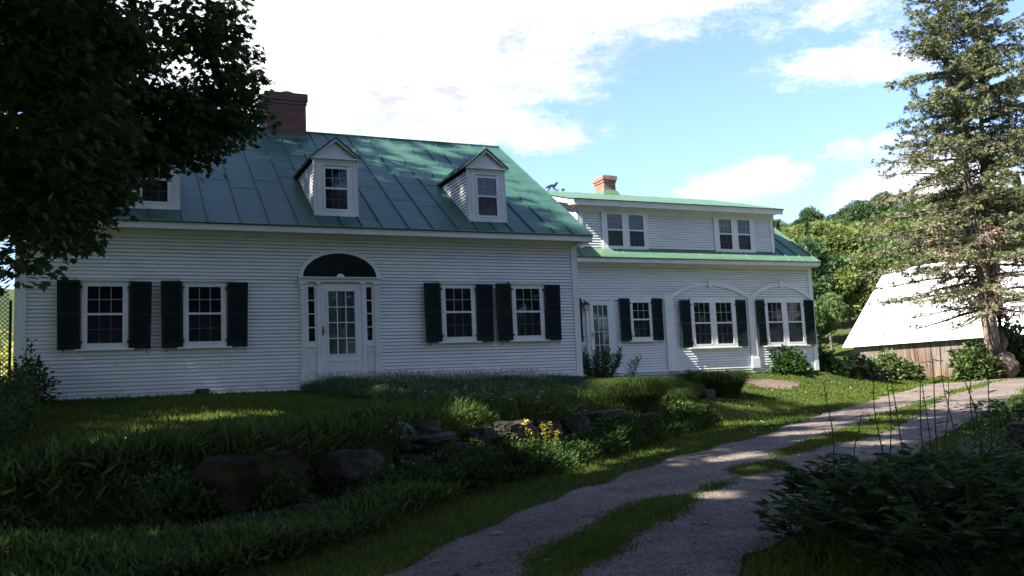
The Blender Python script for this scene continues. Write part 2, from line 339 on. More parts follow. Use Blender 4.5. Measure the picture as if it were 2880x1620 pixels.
def scatter(kind, P, D, Nn, size, width=1.0):
    "place leaf templates: position P, direction D, normal hint Nn, size (n,)"
    tv, tf = tpl(kind); n = len(P)
    D = unit(D); X = unit(np.cross(D, Nn)); Z = np.cross(X, D)
    size = np.broadcast_to(size, (n,)); w = np.broadcast_to(width, (n,))
    V = P[:,None,:] + (tv[None,:,0:1]*(size*w)[:,None,None])*X[:,None,:] + (tv[None,:,1:2]*size[:,None,None])*D[:,None,:] + (tv[None,:,2:3]*size[:,None,None])*Z[:,None,:]
    F = tf[None]+(np.arange(n)*len(tv))[:,None,None]
    return V.reshape(-1,3), F.reshape(-1,3), len(tf)
def leaves(name, kind, P, D, Nn, size, m, parent=None, width=1.0, rnd=None):
    V, F, k = scatter(kind, P, D, Nn, size, width)
    r = RNG.random(len(P)) if rnd is None else rnd
    return np_mesh(name, V, F, m, parent, np.repeat(r, k))
def rdir(n, zb=0., zs=1.):
    v = RNG.normal(size=(n,3)); v[:,2] = v[:,2]*zs+zb; return unit(v)

# ================================================================== SETTING
def axis_coords(a, b, step, lo, hi, g=1.22):
    c = list(np.arange(a, b+1e-6, step)); s = step; p = c[-1]
    while p < hi: s *= g; p += s; c.append(p)
    s = step; p = c[0]
    while p > lo: s *= g; p -= s; c.insert(0, p)
    return np.array(c)
gx = axis_coords(-10, 26, .22, -500, 700); gy = axis_coords(-17, 8, .22, -400, 700)
X, Y = np.meshgrid(gx, gy); Z = T(X.ravel(), Y.ravel())
nx, ny = len(gx), len(gy); idx = np.arange(nx*ny).reshape(ny, nx)
F = np.stack([idx[:-1,:-1], idx[:-1,1:], idx[1:,1:], idx[1:,:-1]], -1).reshape(-1,4)
g = np_mesh('ground', np.stack([X.ravel(), Y.ravel(), Z], 1), F, M['ground'], smooth=True); tag(g, kind='structure')

DL = np.array([(-6.5,-16),(-4,-13.7),(-2.8,-12.6),(-1.5,-11.3),(-.2,-10.3),(1.7,-9.0),(4.4,-7.25),(5.6,-6.65),(8.4,-4.9),(11.8,-2.75),(14.4,-1.2),(20.1,2.2),(22,2.7),(27,3.6),(45,7)], float)
DR = np.array([(-5,-20),(-2.5,-16),(-.7,-14.1),(.9,-13.0),(3,-11.6),(5.7,-10.1),(8.7,-8.2),(11,-7.0),(13.1,-5.8),(15.3,-4.5),(17.6,-3.1),(22,-1.4),(25,-.9),(30,-.3),(45,1)], float)
def resample(P, n):
    d = np.r_[0, np.cumsum(np.hypot(*np.diff(P, axis=0).T))]; t = np.linspace(0, 1, n)*d[-1]
    # smooth
    Q = np.stack([np.interp(t, d, P[:,0]), np.interp(t, d, P[:,1])], 1)
    for _ in range(6): Q[1:-1] = (Q[:-2]+Q[1:-1]*2+Q[2:])/4
    return Q
nL = 260; A = resample(DL, nL); B = resample(DR, nL)
jit = np.interp(np.arange(nL), np.arange(0, nL, 2), RNG.normal(0, .11, nL//2)); jit2 = np.interp(np.arange(nL), np.arange(0, nL, 2), RNG.normal(0, .08, nL//2))
W_ = unit(B-A); A2 = A+W_*jit[:,None]; B2 = B+W_*jit2[:,None]
tt = np.linspace(0, 1, 16); S = A2[:,None,:]*(1-tt)[None,:,None]+B2[:,None,:]*tt[None,:,None]
sx = S[...,0].ravel(); sy = S[...,1].ravel()
rut = -.022*np.exp(-((tt-.25)/.1)**2)-.022*np.exp(-((tt-.75)/.1)**2)
sz = (T(sx, sy).reshape(nL, -1)+.036+rut[None,:]-.02*(np.abs(tt-.5) > .49)[None,:]).ravel()
idx = np.arange(nL*16).reshape(nL, 16); F = np.stack([idx[:-1,:-1], idx[:-1,1:], idx[1:,1:], idx[1:,:-1]], -1).reshape(-1,4)[:, ::-1]
dv = np_mesh('driveway', np.stack([sx, sy, sz], 1), F, M['gravel'], smooth=True); tag(dv, kind='structure')
def side(Ax, Bx, x, y):
    "True inside the drive"
    Pn = np.vstack([Ax, Bx[::-1]]); ins = np.zeros(x.shape, bool); j = len(Pn)-1
    for i in range(len(Pn)):
        xi, yi = Pn[i]; xj, yj = Pn[j]
        c = ((yi > y) != (yj > y)) & (x < (xj-xi)*(y-yi)/(yj-yi+1e-12)+xi); ins ^= c; j = i
    return ins
def in_drive(x, y): return side(A2[::4], B2[::4], x, y)
MED = [(-2.3,-14.1,.2),(-1.6,-13.1,.30),(-.6,-12.3,.38),(.6,-11.4,.33),(1.1,-11.2,0),(2.2,-10.5,0),(2.7,-10.1,.22),(3.3,-9.8,.2),(3.6,-9.5,0),(4.2,-9.1,.1),(5.2,-8.6,.32),(6.9,-7.7,.5),(8.3,-7.0,.4),(9.3,-6.2,.5),(12,-4.5,.35),(15,-2.7,.15),(17.4,-1.4,.35),(20,.0,.3),(24,1.1,0)]
MEDa = np.array(MED)
def med_w(x, y):
    "signed inside-ness of the grassy middle strip"
    best = np.full(x.shape, -9.)
    for a, b in zip(MEDa[:-1], MEDa[1:]):
        d = b[:2]-a[:2]; t = np.clip(((x-a[0])*d[0]+(y-a[1])*d[1])/(d@d), 0, 1)
        r = np.hypot(x-a[0]-t*d[0], y-a[1]-t*d[1]); best = np.maximum(best, a[2]+t*(b[2]-a[2])-r)
    return best
# turf under the middle strip
def ribbon(name, pts, off, m):
    P = np.array(pts); n = 120; d = np.r_[0, np.cumsum(np.hypot(*np.diff(P[:,:2], axis=0).T))]; t = np.linspace(0, 1, n)*d[-1]
    c = np.stack([np.interp(t, d, P[:,i]) for i in range(3)], 1); dr = unit(np.gradient(c[:,:2], axis=0)); nn = np.stack([-dr[:,1], dr[:,0]], 1)
    w = np.maximum(c[:,2:3]-.14+RNG.normal(0, .06, (n,1)), .0); w2 = np.maximum(c[:,2:3]-.14+RNG.normal(0, .06, (n,1)), .0)
    w[c[:,2] < .04] = 0; w2[c[:,2] < .04] = 0
    k = np.linspace(-1, 1, 5); V = []
    for i in range(n):
        for q in k:
            ww = w[i,0] if q < 0 else w2[i,0]; V.append((c[i,0]+nn[i,0]*q*ww, c[i,1]+nn[i,1]*q*ww))
    V = np.array(V); z = T(V[:,0], V[:,1])+off+.012*np.tile(1-k**2, n)
    idx = np.arange(n*5).reshape(n,5); F = np.stack([idx[:-1,:-1], idx[1:,:-1], idx[1:,1:], idx[:-1,1:]], -1).reshape(-1,4)[:, ::-1]
    keep = np.repeat((w[:-1,0]+w[1:,0] > .04), 4); F = F[keep]
    return np_mesh(name, np.column_stack([V, z]), F, m, smooth=True)
tag(ribbon('grass_strip', MED, .040, M['ground']), kind='structure')
# bare patch of soil on the lawn
pc = gp(2165, 1081); n = 26; V = [(pc.x, pc.y, T1(pc.x, pc.y)+.02)]
for i in range(n):
    a = 2*PI*i/n; r = 1+.22*math.sin(3*a+1)+.12*math.sin(7*a); x = pc.x+1.0*r*math.cos(a); y = pc.y+.75*r*math.sin(a); V.append((x, y, T1(x, y)+.018))
mb = MB(); mb.add(V, [(0, i+1, (i+1) % n+1) for i in range(n)]); tag(mb.build('bare_soil_patch', M['bare']), kind='structure')

# ---------------------------------------------------------------- grass
def cam_scatter(n, r0, r1, a0, a1, p=1.0):
    "points around the viewing spot, thinner with distance"
    u = RNG.random(n); r = r0+(r1-r0)*u**p; a = np.radians(a0+(a1-a0)*RNG.random(n))
    return CAM.x+r*np.sin(a), CAM.y+r*np.cos(a), r
def in_house(x, y): return ((x > -6.35) & (x < 5.95) & (y > -.02) & (y < 10)) | ((x > 5.9) & (x < 16.35) & (y > 2.98) & (y < 9.9))
def patchy(x, y): return .5+.25*np.sin(x*1.3+2*np.sin(y*.7))+.25*np.sin(y*1.7+1.5*np.sin(x*.9+1))
def grass():
    x, y, r = cam_scatter(420000, 4, 47, -10, 60, 1.0)
    sd, hw = wall_info(x, y)
    med = med_w(x, y)-.12+RNG.normal(0, .11, len(x))+.08*np.sin(x*3.1+y*2); ind = in_drive(x+RNG.normal(0, .11, len(x)), y+RNG.normal(0, .11, len(x)))
    d2 = RNG.random(len(x))
    # feathered edge of the drive
    ok = ~in_house(x, y) & (~ind | (med > 0)) & ~((sd > -.1) & (sd < .1) & (hw > .4) & (x > -3)) & ~((np.hypot((x-pc.x)/.9, (y-pc.y)/.68) < 1))
    x, y, r, ind = x[ok], y[ok], r[ok], ind[ok]; n = len(x)
    z = T(x, y); pt = patchy(x, y)
    h = RNG.uniform(.045, .10, n)*(.7+.7*pt)*np.where(ind, .6, 1)
    long_ = (y > -1.0) & (y < .1) & (x < -1) ; h = np.where(long_, h*1.25, h)
    P = np.stack([x, y, z+np.where(ind, .042, -.005)], 1); D = rdir(n, 1.5, .5); Nn = rdir(n, 0, .2)
    w = (.007+.0009*r)/h
    leaves_r = np.clip(.25+.5*pt+RNG.normal(0, .2, n), 0, 1)
    o = leaves('lawn_grass', 'tri', P, D, Nn, h, M['grass'], width=w, rnd=leaves_r)
    tag(o, 'short mown green grass covering the sloping lawn and the verge of the gravel drive', 'grass', kind='stuff')
grass()
def strip_grass():
    n = 90000; P2 = MEDa; k = RNG.integers(0, 12, n); t = RNG.random(n); x = P2[k,0]+(P2[k+1,0]-P2[k,0])*t+RNG.normal(0,.25,n); y = P2[k,1]+(P2[k+1,1]-P2[k,1])*t+RNG.normal(0,.25,n)
    ok = med_w(x, y)-.09+RNG.normal(0, .10, n)+.09*np.sin(x*3.1+y*2) > 0; x, y = x[ok], y[ok]; n = len(x); h = RNG.uniform(.025,.065,n)*(.6+.6*patchy(x*3, y*3))
    o = leaves('strip_grass', 'tri', np.stack([x, y, T(x, y)+.036], 1), rdir(n, 1.0, .5), rdir(n, 0, .2), h, M['grass'], width=.011/h, rnd=np.clip(.3+.4*patchy(x*2, y*2)+RNG.normal(0,.2,n), 0, 1))
    tag(o, 'short patchy grass growing between the wheel tracks of the gravel drive', 'grass', kind='stuff')
strip_grass()
def clover():
    n = 1500; x, y, r = cam_scatter(n, 14, 34, 30, 52); ok = ~in_drive(x, y) & ~in_house(x, y) & (np.sin(x*2.1)+np.sin(y*2.7+x) > .5) & (x > 5); x, y = x[ok], y[ok]; n = len(x)
    P = np.stack([x, y, T(x, y)+.07], 1)
    o = leaves('clover_blossoms', 'diamond', P, rdir(n), rdir(n), RNG.uniform(.02,.035,n), M['whiteflower'], width=1.6)
    tag(o, 'tiny white clover blossoms sprinkled over the lawn in front of the wing', 'clover', kind='stuff')
clover()
def pebbles():
    x, y, r = cam_scatter(26000, 4.5, 24, 0, 55); ok = in_drive(x, y) & (med_w(x, y) < 0); x, y, r = x[ok], y[ok], r[ok]; n = len(x)
    s = RNG.uniform(.005, .015, n)*(1+1.3*(RNG.random(n) > .97)); ico = np.array([(1,0,0),(0,1,0),(-1,0,0),(0,-1,0),(0,0,.7),(0,0,-.5)]); fc = np.array([(0,1,4),(1,2,4),(2,3,4),(3,0,4)])
    V = np.stack([x, y, T(x, y)+.028], 1)[:,None,:]+ico[None]*s[:,None,None]*RNG.uniform(.6,1.3,(n,6,1)); F = fc[None]+(np.arange(n)*6)[:,None,None]
    o = np_mesh('gravel_stones', V.reshape(-1,3), F.reshape(-1,3), M['pebble'], rnd=np.repeat(RNG.random(n), 4))
    tag(o, 'loose grey pebbles strewn over the gravel drive', 'gravel', kind='stuff')
pebbles()

# ================================================================== FARMHOUSE
house = thing('farmhouse', (0,0,-.27), 'long white clapboard farmhouse with green metal roof, gabled dormers, black shutters and a lower wing', 'house')
TAN = .6807; EX = .0765
def rz(y): return 3.27+(y+.4)*TAN          # main roof surface
J = []
def siding(mb, O, U, Nn, z0, z1, span):
    "lapped boards on the wall through O, running along U, facing Nn; span(z) gives the stretch along U"
    O, U, Nn = Vector(O), Vector(U), Vector(Nn); z = z0
    while z < z1-.01:
        zt = min(z+EX, z1); a0, b0 = span(z+.012); a1, b1 = span(zt)
        if b0-a0 > .03:
            if b1-a1 < .02: a1 = b1 = (a1+b1)/2
            prof = [(-.022, z), (-.022, z+.014), (.021, z+.014), (.006, zt), (-.022, zt)]
            w = random.uniform(-.004, .004)
            for (o1, h1), (o2, h2) in zip(prof[:-1], prof[1:]):
                A_ = span(min(h1, z1)); B_ = span(min(h2, z1))
                if h2 == zt: B_ = (a1, b1)
                if h1 == zt: A_ = (a1, b1)
                q = [O+U*A_[0]+Nn*o1, O+U*A_[1]+Nn*o1, O+U*B_[1]+Nn*o2, O+U*B_[0]+Nn*o2]
                q = [Vector((p.x, p.y, h)) for p, h in zip(q, (h1+w, h1+w, h2+w*(h2 < zt), h2+w*(h2 < zt)))]
                mb.add(q, [(0,1,2,3)])
            for _ in range(int((b1-a1)/4.2)):     # butt joints, slightly proud ends
                u0 = random.uniform(a1+.3, b1-.3); q = [O+U*u0+Nn*.0215, O+U*(u0+.006)+Nn*.0215, O+U*(u0+.006)+Nn*.0075, O+U*u0+Nn*.0075]; hh_ = (z+.014, z+.014, zt, zt)
                J.append([(p.x, p.y, h) for p, h in zip(q, hh_)])
        z = zt
    return mb
# walls: solid core + boards
mb = MB(); mb.box(-6.24, 5.83, .025, 9.97, -.9, 3.2); mb.yz([(.025,3.19),(9.97,3.19),(5,6.83)], -6.24, 5.83)
siding(mb, (0,0,0), (1,0,0), (0,-1,0), -.26, 3.04, lambda z: (-6.2, 5.8))
gs = lambda z: (0.02, 9.98) if z < 3.3 else (0.02+(z-3.3)/TAN*1.0, 9.98-(z-3.3)/TAN)
siding(mb, (5.86,0,0), (0,1,0), (1,0,0), -.26, 6.6, gs); siding(mb, (-6.27,0,0), (0,1,0), (-1,0,0), -.26, 6.6, gs)
mb.build('clapboard_wall', M['siding'], house)
mb = MB(); mb.box(3.6, 5.92, -.035, 9.9, -.9, -.262); mb.box(-6.3, 3.6, -.012, .5, -.9, -.275); mb.build('foundation', M['stone'], house)
for x0, x1 in ((-6.31, -6.14), (5.75, 5.885)):
    mb = MB(); mb.box(x0, x1, -.034, .0, -.26, 3.06); (mb.box(x1-.003, x1+.03, -.034, .12, -.26, 3.06) if x0 > 0 else mb.box(x0-.03, x0+.003, -.034, .12, -.26, 3.06)); mb.build('corner_board', M['trim'], house)
# cornice: frieze, soffit, fascia, crown
mb = MB(); mb.box(-6.33, 5.92, -.05, 0, 3.03, 3.205); mb.box(-6.33, 5.92, -.075, -.05, 3.165, 3.205)
mb.box(-6.62, 6.17, -.385, -.002, 3.207, 3.235)
mb.yz([(-.386,3.10),(-.386,3.25),(-.35,3.25),(-.35,3.10)], -6.62, 6.17)
mb.yz([(-.389,3.19),(-.43,3.262),(-.389,3.262)], -6.62, 6.19)
mb.box(5.925, 6.165, -.35, .25, 3.085, 3.206); mb.box(-6.62, -6.335, -.35, .25, 3.085, 3.206)
mb.build('cornice', M['trim'], house)
# main roof
seams = [-6.3,-5.75,-5.15,-4.55,-3.95,-3.34,-2.85,-2.19,-1.6,-.99,-.51,-.05,.39,.84,1.46,2.04,2.64,3.16,3.6,4.03,4.6,5.15,5.65]
def roof_slope(mb, x0, x1, ya, yb, za, zb, th=.035, wav=0):
    d = Vector((0, yb-ya, zb-za)).normalized(); n = Vector((0, -d.z, d.y)); n = n if n.z > 0 else -n
    lo = [Vector((x0,ya,za)), Vector((x1,ya,za)), Vector((x1,yb,zb)), Vector((x0,yb,zb))]
    return mb.poly([p-n*th for p in lo], lo)
def seam(mb, x, ya, yb, za, zb, w=.011, h=.034, dx=0):
    d = Vector((dx, yb-ya, zb-za)); n = Vector((0, -(zb-za), yb-ya)).normalized(); n = n if n.z > 0 else -n
    lo = [Vector((x-w,ya,za)), Vector((x+w,ya,za)), Vector((x+w+dx,yb,zb)), Vector((x-w+dx,yb,zb))]
    mb.poly([p-n*.004 for p in lo], [p+n*h for p in lo])
mb = MB()
zr = rz(5)
roof_slope(mb, -6.62, 6.18, -.43, 5, rz(-.43), zr); roof_slope(mb, -6.62, 6.18, 10.43, 5, rz(-.43), zr)
dorm = [(-3.84, .47), (-.065, .48), (3.6, .47)]
for x in seams:
    y1 = 4.97
    inside = [c for c, w in dorm if abs(x-c) < .55]
    if inside:
        seam(mb, x, -.42, .02, rz(-.42), rz(.02)); k = 2.0+(1-abs(x-inside[0])/.55)*.62; seam(mb, x, k, y1, rz(k), rz(y1))
    else: seam(mb, x, -.42, y1, rz(-.42), rz(y1))
    # cross joints of the panels
for i, x in enumerate(seams[:-1]):
    for yy in (random.uniform(.3, 1.8), random.uniform(2.4, 4.4)):
        if any(abs((x+seams[i+1])/2-c) < .9 for c, w in dorm) and yy < 2.9: continue
        seam(mb, x+.012, yy, yy+.018, rz(yy), rz(yy+.018), w=0, h=.006) if 0 else roof_slope(mb, x+.012, seams[i+1]-.012, yy, yy+.03, rz(yy)+.006, rz(yy+.03)+.006, .012)
mb.box(-6.62, 6.18, 4.95, 5.05, zr-.03, zr+.028)
seam(mb, 6.165, -.42, 4.97, rz(-.42), rz(4.97), w=.012, h=.02)
# flashing beside each dormer
for c, w in dorm:
    for s in (-1, 1):
        P0 = Vector((c+s*.56, 1.95, rz(1.95)+.012)); P1 = Vector((c, 2.68, rz(2.68)+.012)); P2 = Vector((c, 2.98, rz(2.98)+.012)); P3 = Vector((c+s*.95, 1.95, rz(1.95)+.012))
        mb.poly([P0-Vector((0,0,.01)), P3-Vector((0,0,.01)), P2-Vector((0,0,.01)), P1-Vector((0,0,.01))], [P0, P3, P2, P1])
fixn(mb.build('roof', M['roof'], house))
for x0, x1 in ((6.15, 6.176), (-6.616, -6.59)):
    mb = MB(); mb.yz([(-.40, 3.11),(-.40, 3.225),(5, zr-.045),(10.4, 3.225),(10.4, 3.11),(5, zr-.16)], x0, x1); fixn(mb.build('rake_board', M['trim'], house))
# big chimney
mb = MB(); mb.box(-.83, .22, 4.5, 5.95, 6.2, 7.56); mb.box(-.855, .245, 4.475, 5.975, 7.56, 7.66); mb.box(-.88, .27, 4.45, 6.0, 7.662, 7.87)
ch = mb.build('chimney', M['brick'], house, label='wide dull red brick chimney with two round flues')
for cx_, cy_ in ((-.62, 5.45), (-.22, 4.85)):
    f_ = MB(); f_.disc((cx_, cy_, 7.872), .15, .09); f_.disc((cx_, cy_, 7.962), .165, .03); f_.build('flue', M['flue'], ch)
ff = MB(); ff.poly([(-.87,4.42,rz(4.42)+.004),(.26,4.42,rz(4.42)+.004),(.26,4.52,rz(4.52)+.004),(-.87,4.52,rz(4.52)+.004)],[(-.87,4.42,rz(4.42)+.02),(.26,4.42,rz(4.42)+.02),(.26,4.49,rz(4.5)+.1),(-.87,4.49,rz(4.5)+.1)]); fixn(ff.build('flashing', M['roof'], ch))

# ---- windows, shutters
def sash(x0, x1, z0, z1, y, parent, cols=3, rows=2, name='window', lower='screen', upper='glass', flat=False):
    "a double-hung window: returns the frame part with its glass and bars under it; y is the front of the casing"
    zm = (z0+z1)/2+.01; st = .028
    f = MB()
    f.box(x0-.02, x0+st, y-.012, y+.02, z0-.02, z1+.02); f.box(x1-st, x1+.02, y-.012, y+.02, z0-.02, z1+.02)
    f.box(x0+st, x1-st, y-.012, y+.02, z1-st, z1+.02); f.box(x0+st, x1-st, y-.012, y+.02, z0-.02, z0+st); f.box(x0+st, x1-st, y-.016, y+.02, zm-.022, zm+.022)
    fr = f.build(name, M['trim'], parent)
    for (a, b, gm, dy) in ((zm, z1, upper, .014), (z0, zm, lower, .024)):
        g_ = MB(); g_.box(x0+st, x1-st, y+dy, y+dy+.004, a, b)
        g_.build('upper_pane' if a == zm else 'lower_pane', M['glass_curtain'] if gm == 'curtain' else (M['glass_screen'] if gm == 'screen' else M['glass']), fr)
        w = .0065; mu = MB(); wx = (x1-x0-2*st); hz = b-a-.03
        for i in range(1, cols): xx = x0+st+wx*i/cols; mu.box(xx-w, xx+w, y+dy-.012, y+dy+.001, a+.005, b-.005)
        for j in range(1, rows): zz = a+.015+hz*j/rows; mu.box(x0+st+.002, x1-st-.002, y+dy-.0118, y+dy+.0011, zz-w, zz+w)
        mu.build('muntins', M['glasswhite'], fr)
    s_ = MB(); s_.box(x0+st, x1-st, y+.004, y+.006, z0+st, zm-.022); s_.build('insect_screen', M['screen'], fr)
    return fr
def casing(x0, x1, z0, z1, y, parent, sill=True, head=True, holes=(), hx=(0,0)):
    m_ = MB(); fy = y-.03
    xs = sorted([x0, x1]+[v for h in holes for v in h[:2]]); hz0, hz1 = holes[0][2:4]
    m_.box(x0, x1, fy, y+.03, hz1, z1); m_.box(x0, x1, fy, y+.03, z0, hz0)
    xs = [x0]+[v for h in holes for v in h[:2]]+[x1]
    for i in range(0, len(xs), 2): m_.box(xs[i], xs[i+1], fy, y+.03, hz0, hz1)
    if sill: m_.box(x0-.11, x1+.11, fy-.045, y+.02, z0-.035, z0-.001)
    if head:
        m_.xz([(x0-.03, z1+.001),(x1+.03, z1+.001),(x1+.09, z1+.055),(x0-.09, z1+.055)], fy-.04, y+.02)
        m_.box(x0-.10, x1+.10, fy-.055, y+.02, z1+.056, z1+.068)
    return fixn(m_.build('window_casing', M['trim'], parent))
def shutter(xa, xb, z0, z1, y, hinge, parent, ang=5., sag=.7, label=None):
    "louvered shutter; hinge 'l' or 'r' is the edge against the casing"
    w = xb-xa; h = z1-z0; st = .05; m_ = MB(); t0, t1 = -.015, .015
    m_.box(0, st, t0, t1, 0, h); m_.box(w-st, w, t0, t1, 0, h)
    rails = [(0, .09), (h*.5-.035, h*.5+.035), (h-.06, h)]
    for a, b in rails: m_.box(st, w-st, t0, t1, a, b)
    for (a, b) in ((rails[0][1], rails[1][0]), (rails[1][1], rails[2][0])):
        k = int((b-a)/.036)
        for i in range(k):
            zc = a+(b-a)*(i+.5)/k; m_.poly([(st,-.013,zc-.018),(w-st,-.013,zc-.018),(w-st,-.008,zc-.022),(st,-.008,zc-.022)],[(st,.010,zc+.018),(w-st,.010,zc+.018),(w-st,.014,zc+.014),(st,.014,zc+.014)])
    for sgn in (1,):
        Mx = Matrix.Translation((xa if hinge == 'l' else xb, y, z0)) @ Matrix.Rotation(R_(-ang if hinge == 'l' else ang), 4, 'Z') @ Matrix.Rotation(R_(sag if hinge == 'l' else -sag), 4, 'Y') @ Matrix.Translation((0 if hinge == 'l' else -w, 0, 0))
    m_.v = [tuple(Mx @ Vector(p)) for p in m_.v]
    s = fixn(m_.build('shutter', M['shutter'], parent, label=label))
    hk = MB(); ox = xb-.06 if hinge == 'l' else xa+.1; pts = [(ox+.03*math.cos(a)-.01, y-.03, z0-.045+.04*math.sin(a)) for a in np.linspace(PI*.75, -PI*.75, 9)] if hinge != 'l' else [(ox-.03*math.cos(a)+.01, y-.03, z0-.045+.04*math.sin(a)) for a in np.linspace(PI*.75, -PI*.75, 9)]
    hk.tube(pts, .007, 5); hk.tube([(pts[4][0], y-.03, z0-.045), (pts[4][0], y+.03, z0-.045)], .006, 5); hk.build('shutter_hook', M['iron'], s)
    hx_ = xa-.012 if hinge == 'l' else xb+.012
    for zz in (z0+.14, z1-.14): hg = MB(); hg.box(hx_-.022, hx_+.022, y-.03, y-.005, zz-.022, zz+.022); hg.build('hinge', M['iron'], s)
    return s
for k, c in enumerate((-4.76, -2.885, 2.71, 4.495)):
    hw = .345; z0, z1 = .80, 1.985
    cs = casing(c-.42, c+.42, .72, 2.06, -.03, house, holes=[(c-hw, c+hw, z0, z1)])
    sash(c-hw, c+hw, z0, z1, -.052, house)
    shutter(c-.84, c-.435, .71, 2.075, -.075, 'r', house, 7, .8); shutter(c+.435, c+.835, .71, 2.06, -.075, 'l', house, 4, 1.1)
# ---- dormers
for c, w in dorm:
    yf = .06; zb = 3.59; ze = 4.87
    d = MB(); d.box(c-w, c+w, yf, yf+.04, ze-.13, ze); d.box(c-w, c+w, yf, yf+.04, zb, 3.70)
    d.box(c-w, c-.285, yf, yf+.04, 3.70, ze-.13); d.box(c+.285, c+w, yf, yf+.04, 3.70, ze-.13)
    d.xz([(c-w-.02, ze+.03),(c+w+.02, ze+.03),(c, 5.30)], yf-.005, yf+.05)
    d.box(c-w-.055, c+w+.055, yf-.075, yf+.05, ze-.004, ze+.03)
    d.box(c-w+.06, c-w+.085, yf-.012, yf, zb+.08, ze-.05); d.box(c+w-.085, c+w-.06, yf-.012, yf, zb+.08, ze-.05); d.box(c-w+.085, c+w-.085, yf-.012, yf, ze-.075, ze-.05)
    d.box(c-w-.02, c+w+.02, yf-.035, yf+.02, zb-.02, zb+.05)
    for s in (-1, 1): d.box(c+s*(w+.008)-.012, c+s*(w+.008)+.012, yf-.01, yf+.07, zb, ze)
    dm = fixn(d.build('dormer', M['trim'], house))
    ck = MB()
    for s in (-1, 1):
        ck.yz([(yf+.01, rz(yf)-.05),(yf+.01, ze),(2.0, ze)], c+s*(w-.05)-.01, c+s*(w-.05)+.01)
        siding(ck, (c+s*(w-.01), 0, 0), (0,1,0), (s,0,0), zb, ze-.02, lambda z: (yf+.06, max(yf+.07, (z-3.27)/TAN-.4)))
    ck.yz([(yf+.04, rz(yf)-.1),(yf+.04, ze),(2.0, ze)], c-w+.05, c+w-.05)
    fixn(ck.build('dormer_cheek', M['siding'], dm))
    rf = MB()
    for s in (-1, 1):
        ex = c+s*(w+.085); e0 = Vector((ex, yf-.10, ze+.025)); r0 = Vector((c, yf-.10, 5.36)); yb1 = (ze+.025-3.27)/TAN-.4+.05; yb2 = (5.36-3.27)/TAN-.4+.05
        e1 = Vector((ex, yb1, ze+.025)); r1 = Vector((c, yb2, 5.36)); n = Vector((s*.5, 0, .87))*.02
        rf.poly([e0-n, e1-n, r1-n, r0-n], [e0+n, e1+n, r1+n, r0+n])
        for t in (.25, .5, .75):
            a = e0.lerp(e1, t); b = r0.lerp(r1, t); q = Vector((0, .012, 0)); rf.poly([a-q+n, a+q+n, b+q+n, b-q+n], [a-q+n*2.2, a+q+n*2.2, b+q+n*2.2, b-q+n*2.2])
    fixn(rf.build('dormer_roof', M['roof'], dm))
    rk = MB()
    for s in (-1, 1):
        rk.xz([(c+s*(w+.075), ze-.01),(c+s*(w+.075), ze+.045),(c, 5.345),(c, 5.28)], yf-.085, yf-.045)
    fixn(rk.build('raking_trim', M['trim'], dm))
    sash(c-.272, c+.272, 3.71, 4.68, yf-.005, dm.parent, name='dormer_window')
# ---- front door group
xc = -.045; y = -.03
for a, b in ((-.93, -.80), (.70, .83)):
    m_ = MB(); m_.box(a, b, -.07, 0, -.02, 2.07); m_.box(a+.02, a+.035, -.078, -.07, .24, 1.9); m_.box(b-.035, b-.02, -.078, -.07, .24, 1.9)
    m_.box(a-.012, b+.012, -.085, 0, -.02, .2); m_.box(a-.012, b+.012, -.085, 0, 1.92, 1.945); m_.box(a-.02, b+.02, -.1, 0, 2.03, 2.075); m_.build('door_pilaster', M['trim'], house)
for a, b in ((-.575, -.50), (.415, .49)):
    m_ = MB(); m_.box(a, b, -.068, 0, -.02, 2.07); m_.box(a-.01, b+.01, -.085, 0, -.02, .2); m_.box(a-.01, b+.01, -.08, 0, 1.92, 1.945); m_.box(a-.015, b+.015, -.095, 0, 2.03, 2.0755); m_.build('door_pilaster', M['trim'], house)
m_ = MB(); m_.box(-.95, .85, -.095, 0, 2.076, 2.16); m_.box(-.98, .88, -.14, 0, 2.161, 2.185); m_.box(-.965, .865, -.12, 0, 2.14, 2.16); m_.build('entablature', M['trim'], house)
# fan
def ell(cx_, z0, a, b, n=40): return [(cx_+a*math.cos(t), z0+b*math.sin(t)) for t in np.linspace(0, PI, n)]
o_ = ell(xc, 2.186, .91, .62); i_ = ell(xc, 2.186, .82, .535); m_ = MB(); V = []
for (ax_, az_), (bx_, bz_) in zip(o_, i_): V += [(ax_,-.055,az_),(bx_,-.055,bz_),(bx_,0,bz_),(ax_,0,az_)]
Fc = []
for i in range(len(o_)-1):
    for j in range(4): Fc.append((i*4+j, i*4+(j+1) % 4, (i+1)*4+(j+1) % 4, (i+1)*4+j))
m_.add(V, Fc); fan = fixn(m_.build('fan_arch', M['trim'], house))
m_ = MB(); m_.xz([(x, z) for x, z in ell(xc, 2.187, .822, .537)], -.03, -.005)
nr = 26
for i in range(nr):
    t0 = PI*(i+.08)/nr; t1 = PI*(i+.92)/nr; tm = (t0+t1)/2
    def pe(t, k): return (xc+.81*k*math.cos(t), 2.19+.525*k*math.sin(t))
    a = pe(t0, .13); b = pe(t1, .13); c1 = pe(t0, .99); d1 = pe(t1, .99)
    m_.add([(a[0],-.031,a[1]),(b[0],-.036,b[1]),(d1[0],-.056,d1[1]),(c1[0],-.031,c1[1]),(d1[0],-.031,d1[1])], [(0,1,2,3),(1,4,2),(2,4,3)])
fl = m_.build('fan_panel', M['shutter'], house, label='dark half round sunburst fan over the front door')
m_ = MB(); pts = ell(xc, 2.187, .085, .08, 14); m_.xz(pts, -.075, -.03); m_.build('fan_boss', M['trim'], fan)
